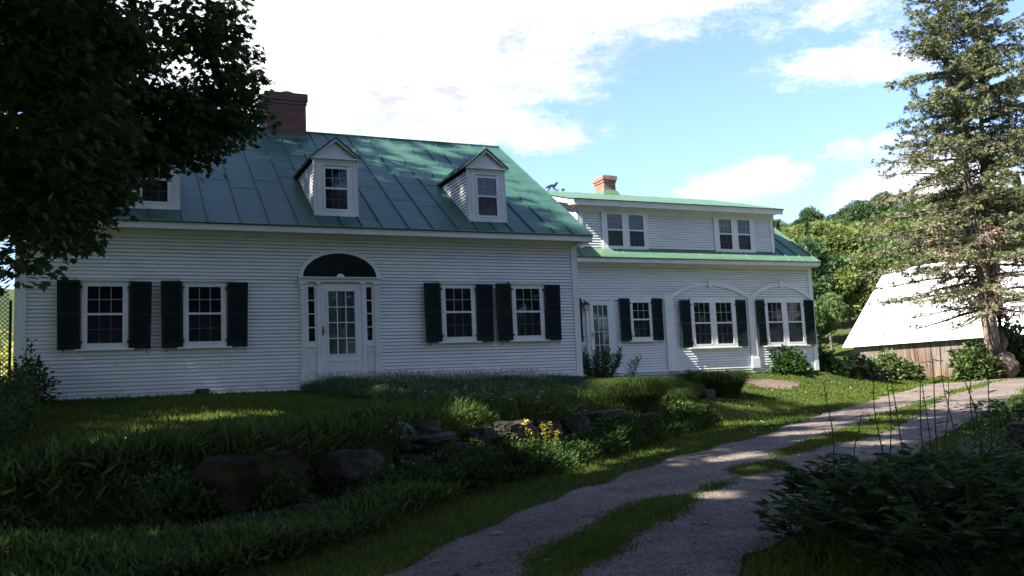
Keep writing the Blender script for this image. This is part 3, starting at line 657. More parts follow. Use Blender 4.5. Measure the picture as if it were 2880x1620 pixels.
# sidelights
for a, b in ((-.80, -.575), (.49, .70)):
    s = MB(); gx0, gx1 = (a+.04, b-.05); s.box(a, gx0, -.045, 0, .74, 2.075); s.box(gx1, b, -.045, 0, .74, 2.075); s.box(gx0, gx1, -.045, 0, 1.975, 2.075); s.box(gx0, gx1, -.045, 0, .74, .79)
    s.box(a, b, -.065, 0, .66, .70); s.box(a, b, -.04, 0, -.02, .66); s.box(a, b, -.05, 0, .70, .74)
    s.box(a+.035, b-.035, -.05, -.04, .56, .575); s.box(a+.035, b-.035, -.05, -.04, .16, .175); s.box(a+.035, a+.05, -.0499, -.04, .175, .56); s.box(b-.05, b-.035, -.0499, -.04, .175, .56)
    sl = s.build('sidelight', M['trim'], house)
    gl = MB(); gl.box(gx0, gx1, -.022, -.016, .79, 1.975); gl.build('pane', M['glass'], sl)
    mu = MB()
    for k in range(1, 4): zz = .79+1.185*k/4; mu.box(gx0, gx1, -.036, -.021, zz-.011, zz+.011)
    mu.build('muntins', M['trim'], sl)
# door leaf
d = MB(); dx0, dx1 = -.495, .41; gx0, gx1, gz0, gz1 = -.325, .255, .50, 1.875
d.box(dx0, gx0, -.055, 0, .02, 2.04); d.box(gx1, dx1, -.055, 0, .02, 2.04); d.box(gx0, gx1, -.055, 0, gz1, 2.04); d.box(gx0, gx1, -.055, 0, .02, gz0)
d.box(gx0-.045, gx0-.01, -.065, -.055, gz0-.03, gz1+.03); d.box(gx1+.01, gx1+.045, -.065, -.055, gz0-.03, gz1+.03); d.box(gx0-.01, gx1+.01, -.0655, -.055, gz1+.005, gz1+.03); d.box(gx0-.01, gx1+.01, -.0655, -.055, gz0-.03, gz0-.005)
d.box(-.36, .30, -.066, -.055, .345, .37); d.box(-.36, .30, -.066, -.055, .13, .155); d.box(-.36, -.335, -.0655, -.055, .155, .345); d.box(.275, .30, -.0655, -.055, .155, .345)
dr = d.build('front_door', M['door'], house, label='white storm door with twelve panes')
d = MB(); d.box(gx0, gx1, -.03, -.024, gz0, gz1); d.build('glazing', M['glass_curtain'], dr)
d = MB()
for i in (1, 2): xx = gx0+(gx1-gx0)*i/3; d.box(xx-.010, xx+.010, -.052, -.03, gz0, gz1)
for j in (1, 2, 3): zz = gz0+(gz1-gz0)*j/4; d.box(gx0, gx1, -.0525, -.0295, zz-.010, zz+.010)
d.build('muntins', M['trim'], dr)
d = MB(); d.box(-.462, -.435, -.075, -.055, .92, 1.10); d.tube([(-.45,-.075,1.0),(-.45,-.11,1.0)], .012, 8); d.build('handle_plate', M['iron'], dr)
d = MB(); d.tube([(-.45,-.11,1.0),(-.40,-.115,1.003),(-.345,-.11,1.0)], [.011,.009,.007], 8); d.build('handle', M['brass'], dr)
d = MB(); d.box(-.96, .86, -.11, 0, -.055, -.021); d.box(-.93, .84, -.075, 0, -.27, -.056); d.build('doorstep', M['trim'], house)
# a small dark boot scraper by the step
# ================================================================== WING
WY = 3.0; WT = .7306
def wz(y): return 3.25+(y-2.6)*WT
mb = MB(); mb.box(5.87, 16.16, WY+.025, 9.38, -.9, 3.2); mb.yz([(WY+.025,3.19),(9.38,3.19),(6.2,5.76)], 5.87, 16.16)
siding(mb, (0,WY,0), (1,0,0), (0,-1,0), -.25, 3.0, lambda z: (5.9, 16.1))
gs2 = lambda z: (3.02, 9.38) if z < 3.3 else (3.02+(z-3.3)/WT*1.02, 9.38-(z-3.3)/WT*1.02)
siding(mb, (16.19,0,0), (0,1,0), (1,0,0), -.25, 5.6, gs2)
mb.build('wing_wall', M['siding'], house)
mb = MB(); mb.box(16.08, 16.222, WY-.034, WY, -.25, 3.03); mb.box(16.219, 16.25, WY-.034, WY+.12, -.25, 3.03); mb.build('corner_board', M['trim'], house)
mb = MB(); mb.box(5.93, 16.23, WY-.05, WY, 3.0, 3.185); mb.box(5.93, 16.3, 2.625, WY-.002, 3.187, 3.215)
mb.box(5.93, 16.3, 2.62, 2.655, 3.085, 3.235); mb.yz([(2.618,3.17),(2.578,3.242),(2.618,3.242)], 5.93, 16.31); mb.box(16.235, 16.3, 2.66, 3.2, 3.07, 3.186); fixn(mb.build('cornice', M['trim'], house))
mb = MB(); roof_slope(mb, 6.19, 16.33, 2.565, 6.2, wz(2.565), wz(6.2)); roof_slope(mb, 6.19, 16.33, 9.8, 6.2, wz(2.6), wz(6.2))
mb.box(5.9, 6.19, 2.57, 2.72, 3.243, 3.27)
for x in (6.9, 7.55, 8.25, 9.05, 9.95, 10.85, 11.75, 12.65, 13.55, 14.5, 15.1, 15.65, 16.2):
    if 7.6 < x < 14.9: seam(mb, x, 2.58, 3.04, wz(2.58), wz(3.04), h=.014)
    else: seam(mb, x, 2.58, 6.15, wz(2.58), wz(6.15))
mb.box(6.19, 16.33, 6.15, 6.25, wz(6.2)-.03, wz(6.2)+.025)
fixn(mb.build('wing_roof', M['roof2'], house))
mb = MB(); mb.yz([(2.6,3.09),(2.6,3.21),(6.2,wz(6.2)-.045),(9.8,3.21),(9.8,3.09),(6.2,wz(6.2)-.16)], 16.29, 16.318); fixn(mb.build('rake_board', M['trim'], house))
# shed dormer across the wing
DY = 3.05; DX0, DX1 = 7.72, 14.86; ZE = 4.80; ST = (5.98-4.93)/(6.2-2.66)
def sz_(y): return 4.93+(y-2.66)*ST
mb = MB(); mb.poly([(DX0+.035, DY+.025, 3.3),(DX0+.035, DY+.025, sz_(DY)-.06),(DX0+.035, 6.2, sz_(6.2)-.08),(DX0+.035, 6.2, 3.3)], [(DX1-.035, DY+.025, 3.3),(DX1-.035, DY+.025, sz_(DY)-.06),(DX1-.035, 6.2, sz_(6.2)-.08),(DX1-.035, 6.2, 3.3)])
siding(mb, (0,DY,0), (1,0,0), (0,-1,0), 3.50, 4.66, lambda z: (DX0+.1, DX1-.1))
def chk(z):
    a = DY+.1 if z < sz_(DY+.1)-.1 else (z-4.93+.1)/ST+2.66
    return (a, max(a+.04, min(6.1, (z-3.25)/WT+2.6)))
for xx, s in ((DX0+.01, -1), (DX1-.01, 1)): siding(mb, (xx,0,0), (0,1,0), (s,0,0), 3.6, 5.7, chk)
sd_ = mb.build('wing_dormer', M['siding'], house)
mb = MB(); mb.box(DX0-.03, DX0+.13, DY-.034, DY, 3.48, 4.70); mb.box(DX0-.033, DX0-.003, DY-.034, DY+.12, 3.48, 4.72)
mb.box(DX1-.13, DX1+.03, DY-.034, DY, 3.46, 4.70); mb.box(DX1+.003, DX1+.033, DY-.034, DY+.12, 3.46, 4.72)
mb.box(DX0-.04, DX1+.04, DY-.05, DY, 4.64, 4.80); mb.box(7.42, 15.0, 2.70, DY-.002, 4.802, 4.83)
mb.box(7.42, 15.0, 2.68, 2.715, 4.745, 4.885); mb.yz([(2.678,4.83),(2.645,4.905),(2.678,4.905)], 7.40, 15.02)
for xx in (7.42, 14.972): mb.yz([(2.70, 4.75),(2.70, 4.885),(6.15, sz_(6.15)-.04),(6.15, sz_(6.15)-.19)], xx, xx+.028)
mb.yz([(2.72,4.802),(2.72,4.825),(6.1,sz_(6.1)-.08),(6.1,sz_(6.1)-.1)], 7.448, 7.69)
fixn(mb.build('dormer_trim', M['trim'], sd_))
mb = MB(); roof_slope(mb, 7.38, 15.04, 2.63, 6.2, sz_(2.63), sz_(6.2), .03); roof_slope(mb, 7.38, 15.04, 6.75, 6.2, 5.6, sz_(6.2), .03)
for x in np.arange(7.9, 15, .75): seam(mb, x, 2.64, 6.15, sz_(2.64), sz_(6.15), h=.016)
fixn(mb.build('dormer_roof', M['roof2'], sd_))
for (c0, c1, wins, up) in ((8.48, 10.05, ((8.63,9.19),(9.37,9.93)), 'glass'), (12.5, 14.06, ((12.66,13.19),(13.38,13.91)), 'glass')):
    cs = casing(c0, c1, 3.50, 4.645, DY-.03, house, sill=False, head=False, holes=[(a, b, 3.6, 4.60) for a, b in wins])
    for a, b in wins: sash(a, b, 3.6, 4.60, DY-.052, house, name='dormer_window')
# wing ground floor windows
cs = casing(9.235, 9.965, .82, 2.05, WY-.03, house, holes=[(9.29, 9.91, .90, 1.97)], head=False); sash(9.29, 9.91, .90, 1.97, WY-.052, house)
shutter(8.87, 9.225, .83, 2.07, WY-.06, 'r', house, 4, .4); shutter(9.98, 10.325, .83, 2.07, WY-.06, 'l', house, 4, .6)
for c0, c1, wins, sh in ((11.37, 13.05, ((11.46,12.10),(12.27,12.92)), ((10.95,11.36,'r'),(13.06,13.41,'l'))), (14.2, 15.78, ((14.28,14.90),(15.06,15.69)), ((13.83,14.19,'r'),(15.79,16.15,'l')))):
    casing(c0, c1, .57, 2.10, WY-.03, house, holes=[(a, b, .65, 1.965) for a, b in wins], head=False)
    for a, b in wins: sash(a, b, .65, 1.965, WY-.052, house, lower='glass')
    for a, b, s in sh: shutter(a, b, .59, 2.02, WY-.06, s, house, 8 if s == 'r' else 5, .6)
shutter(7.20, 7.615, .83, 2.07, WY-.06, 'r', house, 2, .1)
# wing door
d = MB(); a0, a1 = 7.87, 8.56; gx0, gx1, gz0, gz1 = 7.99, 8.46, .34, 1.865
d.box(a0, gx0, WY-.06, WY, -.08, 1.99); d.box(gx1, a1, WY-.06, WY, -.08, 1.99); d.box(gx0, gx1, WY-.06, WY, gz1, 1.99); d.box(gx0, gx1, WY-.06, WY, -.08, gz0)
wd = d.build('side_door', M['door'], house, label='white glazed door of the wing')
d = MB(); d.box(gx0, gx1, WY-.035, WY-.03, gz0, gz1); d.build('glazing', M['glass_curtain'], wd)
d = MB()
for i in (1, 2): xx = gx0+(gx1-gx0)*i/3; d.box(xx-.010, xx+.010, WY-.055, WY-.036, gz0, gz1)
for j in (1, 2, 3): zz = gz0+(gz1-gz0)*j/4; d.box(gx0, gx1, WY-.0555, WY-.0355, zz-.010, zz+.010)
d.build('muntins', M['trim'], wd)
d = MB(); d.box(7.905, 7.935, WY-.08, WY-.06, .95, 1.10); d.tube([(7.92,WY-.08,1.02),(7.92,WY-.11,1.02),(8.0,WY-.115,1.02)], .009, 6); d.build('handle', M['brass'], wd)
d = MB(); d.box(7.76, 7.868, WY-.045, WY, -.08, 2.02); d.box(8.562, 8.70, WY-.045, WY, -.08, 2.02); d.box(5.95, 10.45, WY-.046, WY, 2.021, 2.135); d.box(5.95, 10.45, WY-.06, WY, 2.13, 2.15); d.build('door_frame', M['trim'], house)
d = MB(); d.box(8.7, 10.44, WY-.05, WY, -.2, -.10); d.box(8.7, 10.9, WY-.09, WY, -.105, -.08); d.build('sill_board', M['trim'], house)
# pilasters and arches
for a, b in ((10.45, 10.76), (13.555, 13.82)):
    d = MB(); d.box(a, b, WY-.055, WY, .2, 2.2); d.box(a-.015, b+.02, WY-.08, WY, -.1, .2); d.box(a-.005, b+.01, WY-.07, WY, .2, .225); d.build('wing_pilaster', M['trim'], house)
def arch(xa, xb, zs, zt, key):
    d = MB(); n = 28; V = []; cx_ = (xa+xb)/2; hw = (xb-xa)/2
    Rr = (hw*hw+(zt-zs)**2)/(2*(zt-zs)); zc = zt-Rr
    for i in range(n):
        t = -math.asin(hw/Rr)+2*math.asin(hw/Rr)*i/(n-1)
        for r in (Rr, Rr-.12):
            for yy in (WY-.05, WY): V.append((cx_+r*math.sin(t), yy, zc+r*math.cos(t)))
    F_ = []
    for i in range(n-1):
        a = i*4; F_ += [(a,a+2,a+6,a+4),(a+1,a+5,a+7,a+3),(a,a+4,a+5,a+1),(a+2,a+3,a+7,a+6)]
    d.add(V, F_); d.xz([(key-.075, zt+.03),(key+.075, zt+.03),(key+.05, zt-.17),(key-.05, zt-.17)], WY-.075, WY)
    o = fixn(d.build('arch_trim', M['trim'], house)); return o
arch(10.62, 13.68, 2.14, 2.575, 12.14); arch(13.72, 16.10, 2.16, 2.57, 14.93)
mb = MB(); mb.box(10.42, 10.87, 6.0, 6.6, 5.4, 6.34); mb.box(10.395, 10.895, 5.975, 6.625, 6.34, 6.42); mb.box(10.37, 10.92, 5.95, 6.65, 6.421, 6.56)
c2 = mb.build('chimney', M['brick2'], house, label='small orange red brick chimney on the wing')
mb = MB(); mb.box(10.46, 10.83, 6.05, 6.55, 6.562, 6.6); mb.build('flue', M['flue'], c2)
mb = MB(); mb.poly([(10.3,5.85,sz_(5.85)-.02),(11.0,5.85,sz_(5.85)-.02),(11.0,6.7,5.85),(10.3,6.7,5.85)], [(10.4,5.98,6.07),(10.9,5.98,6.07),(10.9,6.63,6.07),(10.4,6.63,6.07)]); fixn(mb.build('flashing', M['roof2'], c2))
jm = MB()
for q in J: jm.add(q, [(0,1,2,3)])
jm.build('board_joints', M['stone'], house)
# ---- granite slab, lantern, weathervane
mb = MB()
mb.poly([(8.45,2.35,-.36),(11.05,2.38,-.36),(11.02,2.9,-.36),(8.5,2.9,-.36)], [(8.5,2.4,-.19),(11.0,2.42,-.2),(11.0,2.9,-.19),(8.5,2.9,-.18)])
tag(fixn(mb.build('stone_step', M['granite'])), 'long dark granite step lying along the wall beside the wing door', 'step')
ln = thing('wall_lantern', (7.68, WY-.03, 1.78), 'small black carriage lantern mounted between shutter and side door of the wing', 'lantern')
m_ = MB(); m_.box(7.655, 7.705, WY-.075, WY-.046, 1.76, 1.92); m_.tube([(7.68,WY-.06,1.88),(7.68,WY-.16,1.93),(7.68,WY-.2,1.90)], .008, 6); m_.build('bracket', M['iron'], ln)
m_ = MB()
for sx_, sy_ in ((-1,-1),(1,-1),(1,1),(-1,1)): m_.tube([(7.68+sx_*.045, WY-.2+sy_*.045, 1.70),(7.68+sx_*.065, WY-.2+sy_*.065, 1.86)], .006, 4)
m_.poly([(7.68+a*.085, WY-.2+b*.085, 1.86) for a, b in ((-1,-1),(1,-1),(1,1),(-1,1))], [(7.68+a*.02, WY-.2+b*.02, 1.95) for a, b in ((-1,-1),(1,-1),(1,1),(-1,1))]); m_.box(7.63, 7.73, WY-.25, WY-.15, 1.69, 1.70); m_.tube([(7.68,WY-.2,1.95),(7.68,WY-.2,1.99)], .012, 6)
m_.build('cage', M['iron'], ln)
m_ = MB(); m_.poly([(7.68+a*.042, WY-.2+b*.042, 1.702) for a, b in ((-1,-1),(1,-1),(1,1),(-1,1))], [(7.68+a*.06, WY-.2+b*.06, 1.858) for a, b in ((-1,-1),(1,-1),(1,1),(-1,1))]); m_.build('lantern_glass', M['lampglass'], ln)
vp = at(1586, 545, 28.2); vx, vy = 8.6, 6.2; vz = wz(6.2)
vn = thing('weathervane', (vx, vy, vz), 'little grey weathervane with a running animal and an arrow on the wing ridge', 'weathervane')
m_ = MB(); m_.tube([(vx,vy,vz-.1),(vx,vy,vz+.26)], .01, 6); m_.tube([(vx-.2,vy,vz+.16),(vx+.38,vy,vz+.16)], .007, 5); m_.xz([(vx+.33,vz+.10),(vx+.48,vz+.16),(vx+.33,vz+.22)], vy-.006, vy+.006); m_.build('spindle_and_arrow', M['vane'], vn)
m_ = MB()
for pts in ([(-.26,.19),(-.20,.27),(-.08,.33),(.04,.34),(.12,.42),(.17,.44),(.20,.39),(.15,.33),(.10,.25),(-.02,.23),(-.14,.21),(-.21,.17)], [(-.26,.19),(-.34,.12),(-.38,.03),(-.35,.10),(-.24,.24)], [(-.14,.23),(-.17,.13),(-.25,.08),(-.23,.07),(-.14,.11),(-.08,.23)], [(.04,.27),(.10,.16),(.20,.12),(.19,.10),(.07,.13),(.0,.25)]):
    m_.xz([(vx+a, vz+b*.9+.02) for a, b in pts], vy-.012, vy+.012)
fixn(m_.build('animal_figure', M['vane'], vn))

# ================================================================== BARN
b0 = Vector((33.9, 19.8, 0)); u = Vector((.213, -.977, 0)); v = Vector((.977, .213, 0)); BZ = 1.18
barn = thing('barn', (b0.x+5, b0.y-6, -1.2), 'low weathered grey board barn with a steep bright metal roof behind the spruce', 'barn')
def bp(a, b, z): p = b0+u*a+v*b; return (p.x, p.y, z)
Ln = 26; Wd = 10.4; ov_ = .35; pz = .90
m_ = MB(); m_.poly([bp(.5,ov_,-2.0), bp(Ln,ov_,-2.0), bp(Ln,Wd-ov_,-2.0), bp(.5,Wd-ov_,-2.0)], [bp(.5,ov_,1.25), bp(Ln,ov_,1.25), bp(Ln,Wd-ov_,1.25), bp(.5,Wd-ov_,1.25)])
m_.poly([bp(.5,ov_,1.25), bp(.5,Wd-ov_,1.25), bp(.5,Wd/2,1.25+(Wd/2-ov_)*pz)], [bp(Ln,ov_,1.25), bp(Ln,Wd-ov_,1.25), bp(Ln,Wd/2,1.25+(Wd/2-ov_)*pz)])
for k in range(0, 128):     # vertical boards
    a = .5+k*.2; m_.poly([bp(a+.006,ov_-.02+random.uniform(-.012,.006),-2), bp(a+.194,ov_-.02,-2), bp(a+.194,ov_,-2), bp(a+.006,ov_,-2)], [bp(a+.006,ov_-.022,1.2), bp(a+.194,ov_-.02,1.2), bp(a+.194,ov_,1.2), bp(a+.006,ov_,1.2)])
bw = fixn(m_.build('board_wall', M['barnwood'], barn))
m_ = MB(); m_.poly([bp(6.0,ov_-.05,.35), bp(7.1,ov_-.05,.35), bp(7.1,ov_,.35), bp(6.0,ov_,.35)], [bp(6.0,ov_-.05,.65), bp(7.1,ov_-.05,.65), bp(7.1,ov_,.65), bp(6.0,ov_,.65)]); fixn(m_.build('hatch', M['iron'], barn))
m_ = MB()
for s0, s1 in ((0, Wd/2), (Wd, Wd/2)):
    zt = BZ+Wd/2*pz; n = Vector((0,0,.06)); lo = [bp(0,s0,BZ), bp(Ln+.5,s0,BZ), bp(Ln+.5,s1,zt), bp(0,s1,zt)]
    m_.poly([(x,y,z-.05) for x,y,z in lo], lo)
    for k in range(1, 40):
        a = k*.66; q = [bp(a,s0,BZ+.0), bp(a+.03,s0,BZ+.0), bp(a+.03,s1,zt+.0), bp(a,s1,zt+.0)]; m_.poly(q, [(x,y,z+.022) for x,y,z in q])
fixn(m_.build('metal_roof', M['metalroof'], barn))
m_ = MB(); m_.tube([bp(7.5,Wd/2,zt-.05), bp(7.5,Wd/2,zt+.55)], .02, 5); m_.build('lightning_rod', M['iron'], barn)

# ================================================================== ROCKS OF THE GARDEN WALL
def rock(name, c, w, d, h, seed, m, rot=0., label=None, group=None, flat=.0, tilt=0):
    import bmesh
    rr = random.Random(seed); bm = bmesh.new(); bmesh.ops.create_icosphere(bm, subdivisions=5, radius=1)
    off = Vector((rr.uniform(-9,9), rr.uniform(-9,9), rr.uniform(-9,9)))
    from mathutils import noise
    pl = []
    for _ in range(11):
        n = Vector((rr.gauss(0,1), rr.gauss(0,1), rr.gauss(0,1)*.9)).normalized(); pl.append((n, rr.uniform(.62, .9)))
    pl.append((Vector((0,0,1)), .62)); pl.append((Vector((0,-1,0.15)).normalized(), .7))
    for vtx in bm.verts:
        p = vtx.co.copy()
        for n, k in pl:
            q = p.dot(n)
            if q > k: p -= n*(q-k)*.93
        st = p.z*5+noise.noise(p*1.2+off)*1.5
        p *= 1+.14*noise.noise(p*1.6+off)+.09*noise.noise(p*4+off)+.045*noise.noise(p*9+off)+.02*noise.noise(p*22+off)+.05*noise.noise(Vector((st*1.3, off.x, 0)))
        p.z += .05*math.sin(p.z*14+off.x)*(.5+.5*noise.noise(p*2+off))*0
        vtx.co = (p.x*w*.62, p.y*d*.62, p.z*h*.68)
    Mx = Matrix.Translation(c) @ Matrix.Rotation(rot, 4, 'Z') @ Matrix.Rotation(tilt, 4, 'Y')
    me = bpy.data.meshes.new(name); bm.to_mesh(me); bm.free(); me.materials.append(m)
    o = bpy.data.objects.new(name, me); COL.objects.link(o); o.matrix_world = Mx
    tag(o, label, 'rock', group); return o
def wall_y(x):
    return float(np.interp(x, WALL[:,0], WALL[:,1]))
def wrot(x): return math.atan2(wall_y(x+.3)-wall_y(x-.3), .6)
RK = [ # x, z, w, h, depth, material, forward, label
 (-2.15,-1.27,.62,.46,.5,'rock',.1,'pale lichen spotted boulder at the left part of the garden wall, upper course'),
 (-2.2,-1.58,.75,.36,.6,'rock',.15,'dark squarish stone directly under the lichen spotted boulder'),
 (-1.35,-1.42,.6,.5,.5,'rock',.05,'dark block in the wall right of the lichen spotted boulder'),
 (-.95,-1.02,.62,.13,.55,'rock',.08,'thin flat slab lying under the pointed stone'),
 (-.8,-1.32,.85,.45,.5,'rock',.1,'broad dark face stone below the thin flat slab'),
 (-.9,-.90,.34,.20,.3,'rock',-.05,'small pointed stone standing on top of the wall'),
 (-.1,-1.42,.6,.45,.5,'rock',.05,'rounded dark stone low in the wall, left of the yellow flowers'),
 (.05,-1.08,.55,.28,.4,'rock',0,'narrow dark stone between the pointed stone and the long black slab'),
 (.65,-1.05,.85,.32,.5,'rock',.05,'long black slab behind the yellow flowers'),
 (.75,-1.38,.7,.36,.5,'rock',.05,'dark stone directly under the long black slab'),
 (1.5,-1.2,.7,.55,.5,'rock',0,'shadowed stone hidden behind the tallest yellow flowers'),
 (2.2,-1.2,.6,.55,.5,'rock',0,'upright dark stone just right of the yellow flowers'),
 (3.0,-.98,.95,.20,.55,'rock',.08,'topmost slab of the right hand stack of flat stones'),
 (3.0,-1.17,.9,.2,.5,'rock',.06,'middle slab of the right hand stack of flat stones'),
 (3.05,-1.38,.85,.26,.5,'rock',.08,'bottom slab of the right hand stack of flat stones'),
 (3.9,-1.15,.8,.36,.5,'rock',.05,'dark stone at the right end of the flat stack, half under long grass'),
 (4.8,-1.12,.8,.34,.5,'rock',0,'last dark stone of the wall, in front of the big grass clump'),
]
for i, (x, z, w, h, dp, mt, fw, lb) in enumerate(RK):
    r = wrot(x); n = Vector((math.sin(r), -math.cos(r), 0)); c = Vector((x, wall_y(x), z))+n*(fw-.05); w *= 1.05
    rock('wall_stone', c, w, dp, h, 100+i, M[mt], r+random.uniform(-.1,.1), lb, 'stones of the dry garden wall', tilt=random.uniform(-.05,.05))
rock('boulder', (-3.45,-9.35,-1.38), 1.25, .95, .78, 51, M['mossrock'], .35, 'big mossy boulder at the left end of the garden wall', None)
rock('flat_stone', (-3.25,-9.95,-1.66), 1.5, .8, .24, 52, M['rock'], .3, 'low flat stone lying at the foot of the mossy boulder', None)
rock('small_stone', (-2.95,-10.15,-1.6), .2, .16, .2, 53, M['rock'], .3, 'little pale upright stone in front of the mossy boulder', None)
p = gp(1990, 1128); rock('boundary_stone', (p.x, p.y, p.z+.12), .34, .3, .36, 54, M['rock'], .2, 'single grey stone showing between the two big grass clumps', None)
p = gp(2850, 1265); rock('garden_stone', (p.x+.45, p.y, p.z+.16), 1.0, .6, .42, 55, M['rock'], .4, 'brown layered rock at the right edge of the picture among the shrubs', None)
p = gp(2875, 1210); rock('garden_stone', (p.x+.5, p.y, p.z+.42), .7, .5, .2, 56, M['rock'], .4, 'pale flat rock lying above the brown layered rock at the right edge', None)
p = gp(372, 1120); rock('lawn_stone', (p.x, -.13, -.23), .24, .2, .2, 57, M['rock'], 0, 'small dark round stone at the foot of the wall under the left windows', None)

# ================================================================== PLANTS
def lumpy(P, c, seed): 
    q = (P-c); return q
def bush(name, c, r, n, leaf, size, m, label, cat, group=None, stems=6, droop=0., stemmat='drystem', flowers=None, shell=.45, width=1.0):
    c = np.array(c, float); r = np.array(r, float); t = thing(name, tuple(c), label, cat, group)
    u_ = rdir(n); u_[:,2] = np.abs(u_[:,2]); rad = RNG.random(n)**shell
    # lobes make the outline uneven
    lob = 1+.22*np.sin(u_[:,0]*5+c[0]*3)*np.cos(u_[:,1]*4+c[1])+.16*np.sin(u_[:,2]*9+u_[:,0]*7)
    P = c+u_*r*(rad*lob)[:,None]; P[:,2] = np.maximum(P[:,2], c[2]+.02)
    D = unit(u_*np.array([1,1,.6])+RNG.normal(0,.5,(n,3))+np.array([0,0,-droop])); Nn = unit(RNG.normal(0,.4,(n,3))+np.array([0,0,1]))
    leaves('foliage', leaf, P, D, Nn, RNG.uniform(.7,1.25,n)*size, m, t, width=width)
    s = MB()
    for i in range(stems):
        a = 2*PI*i/stems+random.random(); e = c+np.array([math.cos(a)*r[0]*.6, math.sin(a)*r[1]*.6, r[2]*random.uniform(.6,.9)])
        mid = c*.5+e*.5+np.array([0,0,r[2]*.12]); s.tube([tuple(c+np.array([math.cos(a)*.05, math.sin(a)*.05, -.05])), tuple(mid), tuple(e)], [.014,.010,.004], 5)
    s.build('stems', M[stemmat], t)
    if flowers:
        k, fs, fm = flowers; uf = rdir(k); uf[:,2] = np.abs(uf[:,2]); PF = c+uf*r*1.02
        nn = 9; PP = np.repeat(PF, nn, 0)+RNG.normal(0, fs*.45, (k*nn,3)); leaves('blossoms', 'diamond', PP, rdir(k*nn), rdir(k*nn), np.full(k*nn, fs*.6), fm, t, width=1.4)
    return t
def grass_clump(name, c, r, h, n, m, label, cat, group=None, lean=1.0, w=.012, seeds=0, segs=5):
    "arching blades from a crown"
    c = np.array(c, float); t = thing(name, tuple(c), label, cat, group)
    a = RNG.random(n)*2*PI; rr = r*.45*np.sqrt(RNG.random(n)); B = c+np.stack([np.cos(a)*rr, np.sin(a)*rr, np.zeros(n)-.03], 1)
    az = a+RNG.normal(0,.5,n); H = h*RNG.uniform(.6,1.1,n); Lr = r*RNG.uniform(.3,1.05,n)*lean
    s = np.linspace(0,1,segs)[None,:]
    up = H[:,None]*(2.1*s-1.5*s**2); out = Lr[:,None]*s**1.35
    cx_ = B[:,0:1]+np.cos(az)[:,None]*out; cy_ = B[:,1:2]+np.sin(az)[:,None]*out; cz_ = B[:,2:3]+up
    ww = w*RNG.uniform(.6,1.3,n)[:,None]*(1-s**2*.95)/2
    pa = az+RNG.choice([-1,1],n)*PI/2+RNG.normal(0,.3,n); px_ = np.cos(pa)[:,None]*ww; py_ = np.sin(pa)[:,None]*ww
    V = np.stack([np.stack([cx_-px_, cy_-py_, cz_],-1), np.stack([cx_+px_, cy_+py_, cz_],-1)], 2)  # n,segs,2,3
    base = (np.arange(n)*segs*2)[:,None]; k = np.arange(segs-1)[None]*2
    F = np.stack([base+k, base+k+1, base+k+3, base+k+2], -1).reshape(-1,4)
    np_mesh('blades', V.reshape(-1,3), F, m, t, np.repeat(RNG.random(n), segs-1))
    if seeds:
        i = RNG.choice(n, seeds); tip = V[i,-1,0,:]+np.array([0,0,.02]); D = unit(V[i,-1,0,:]-V[i,-3,0,:]+np.array([0,0,.02]))
        leaves('seed_heads', 'diamond', tip-D*.05, D, rdir(seeds), RNG.uniform(.05,.09,seeds), M['seed'], t, width=.35)
    return t
# catmint / lavender bed in front of the wall right of the door
def bed():
    n = 46000; x = RNG.uniform(-1.0, 5.9, n); f = (x+1)/6.9
    y0 = np.interp(x, [-1,0,2,4,5.9], [-2.2,-3.6,-4.3,-3.6,-1.6]); y = y0+(RNG.random(n)**.8)*(-.35-y0)
    tp = .5+.5*np.sin(x*2.3+np.sin(y*2))*np.cos(y*1.9+x)
    h = (.17+.12*tp)*np.interp(x, [-1,-.6,3.4,5.9], [.4,1,1,.35])*np.interp(y-y0, [0,.8], [.45,1])
    z = T(x, y)+h*RNG.random(n)**.5
    P = np.stack([x, y, z], 1); o = leaves('catmint_bed', 'blade', P, rdir(n, .9, .6), rdir(n), RNG.uniform(.07,.14,n), M['sage'], width=.14)
    tag(o, 'soft mass of grey green catmint filling the bed right of the front door', 'flower bed', kind='stuff')
    n = 2600; x = RNG.uniform(-.9, 4.4, n); y = RNG.uniform(-1.5, -.4, n)
    ok = RNG.random(n) < np.interp(x, [-1,0,1.5,4.4], [.5,.9,1,.5]); x, y = x[ok], y[ok]; n = len(x)
    h = RNG.uniform(.26,.46,n); D = rdir(n, 3.2, .5); B = np.stack([x, y, T(x, y)], 1)
    V, F, k = scatter('tri', B, D, rdir(n,0,.2), h, .012/h); V2, F2, k2 = scatter('diamond', B+D*(h*.86)[:,None], D, rdir(n), RNG.uniform(.05,.08,n), .4)
    o = np_mesh('catmint_spikes', np.vstack([V, V2]), np.vstack([F, F2+len(V)]), M['seed'], rnd=RNG.random(n*(k+k2)))
    tag(o, 'thin flower spikes standing above the catmint against the white wall', 'flowers', kind='stuff')
bed()
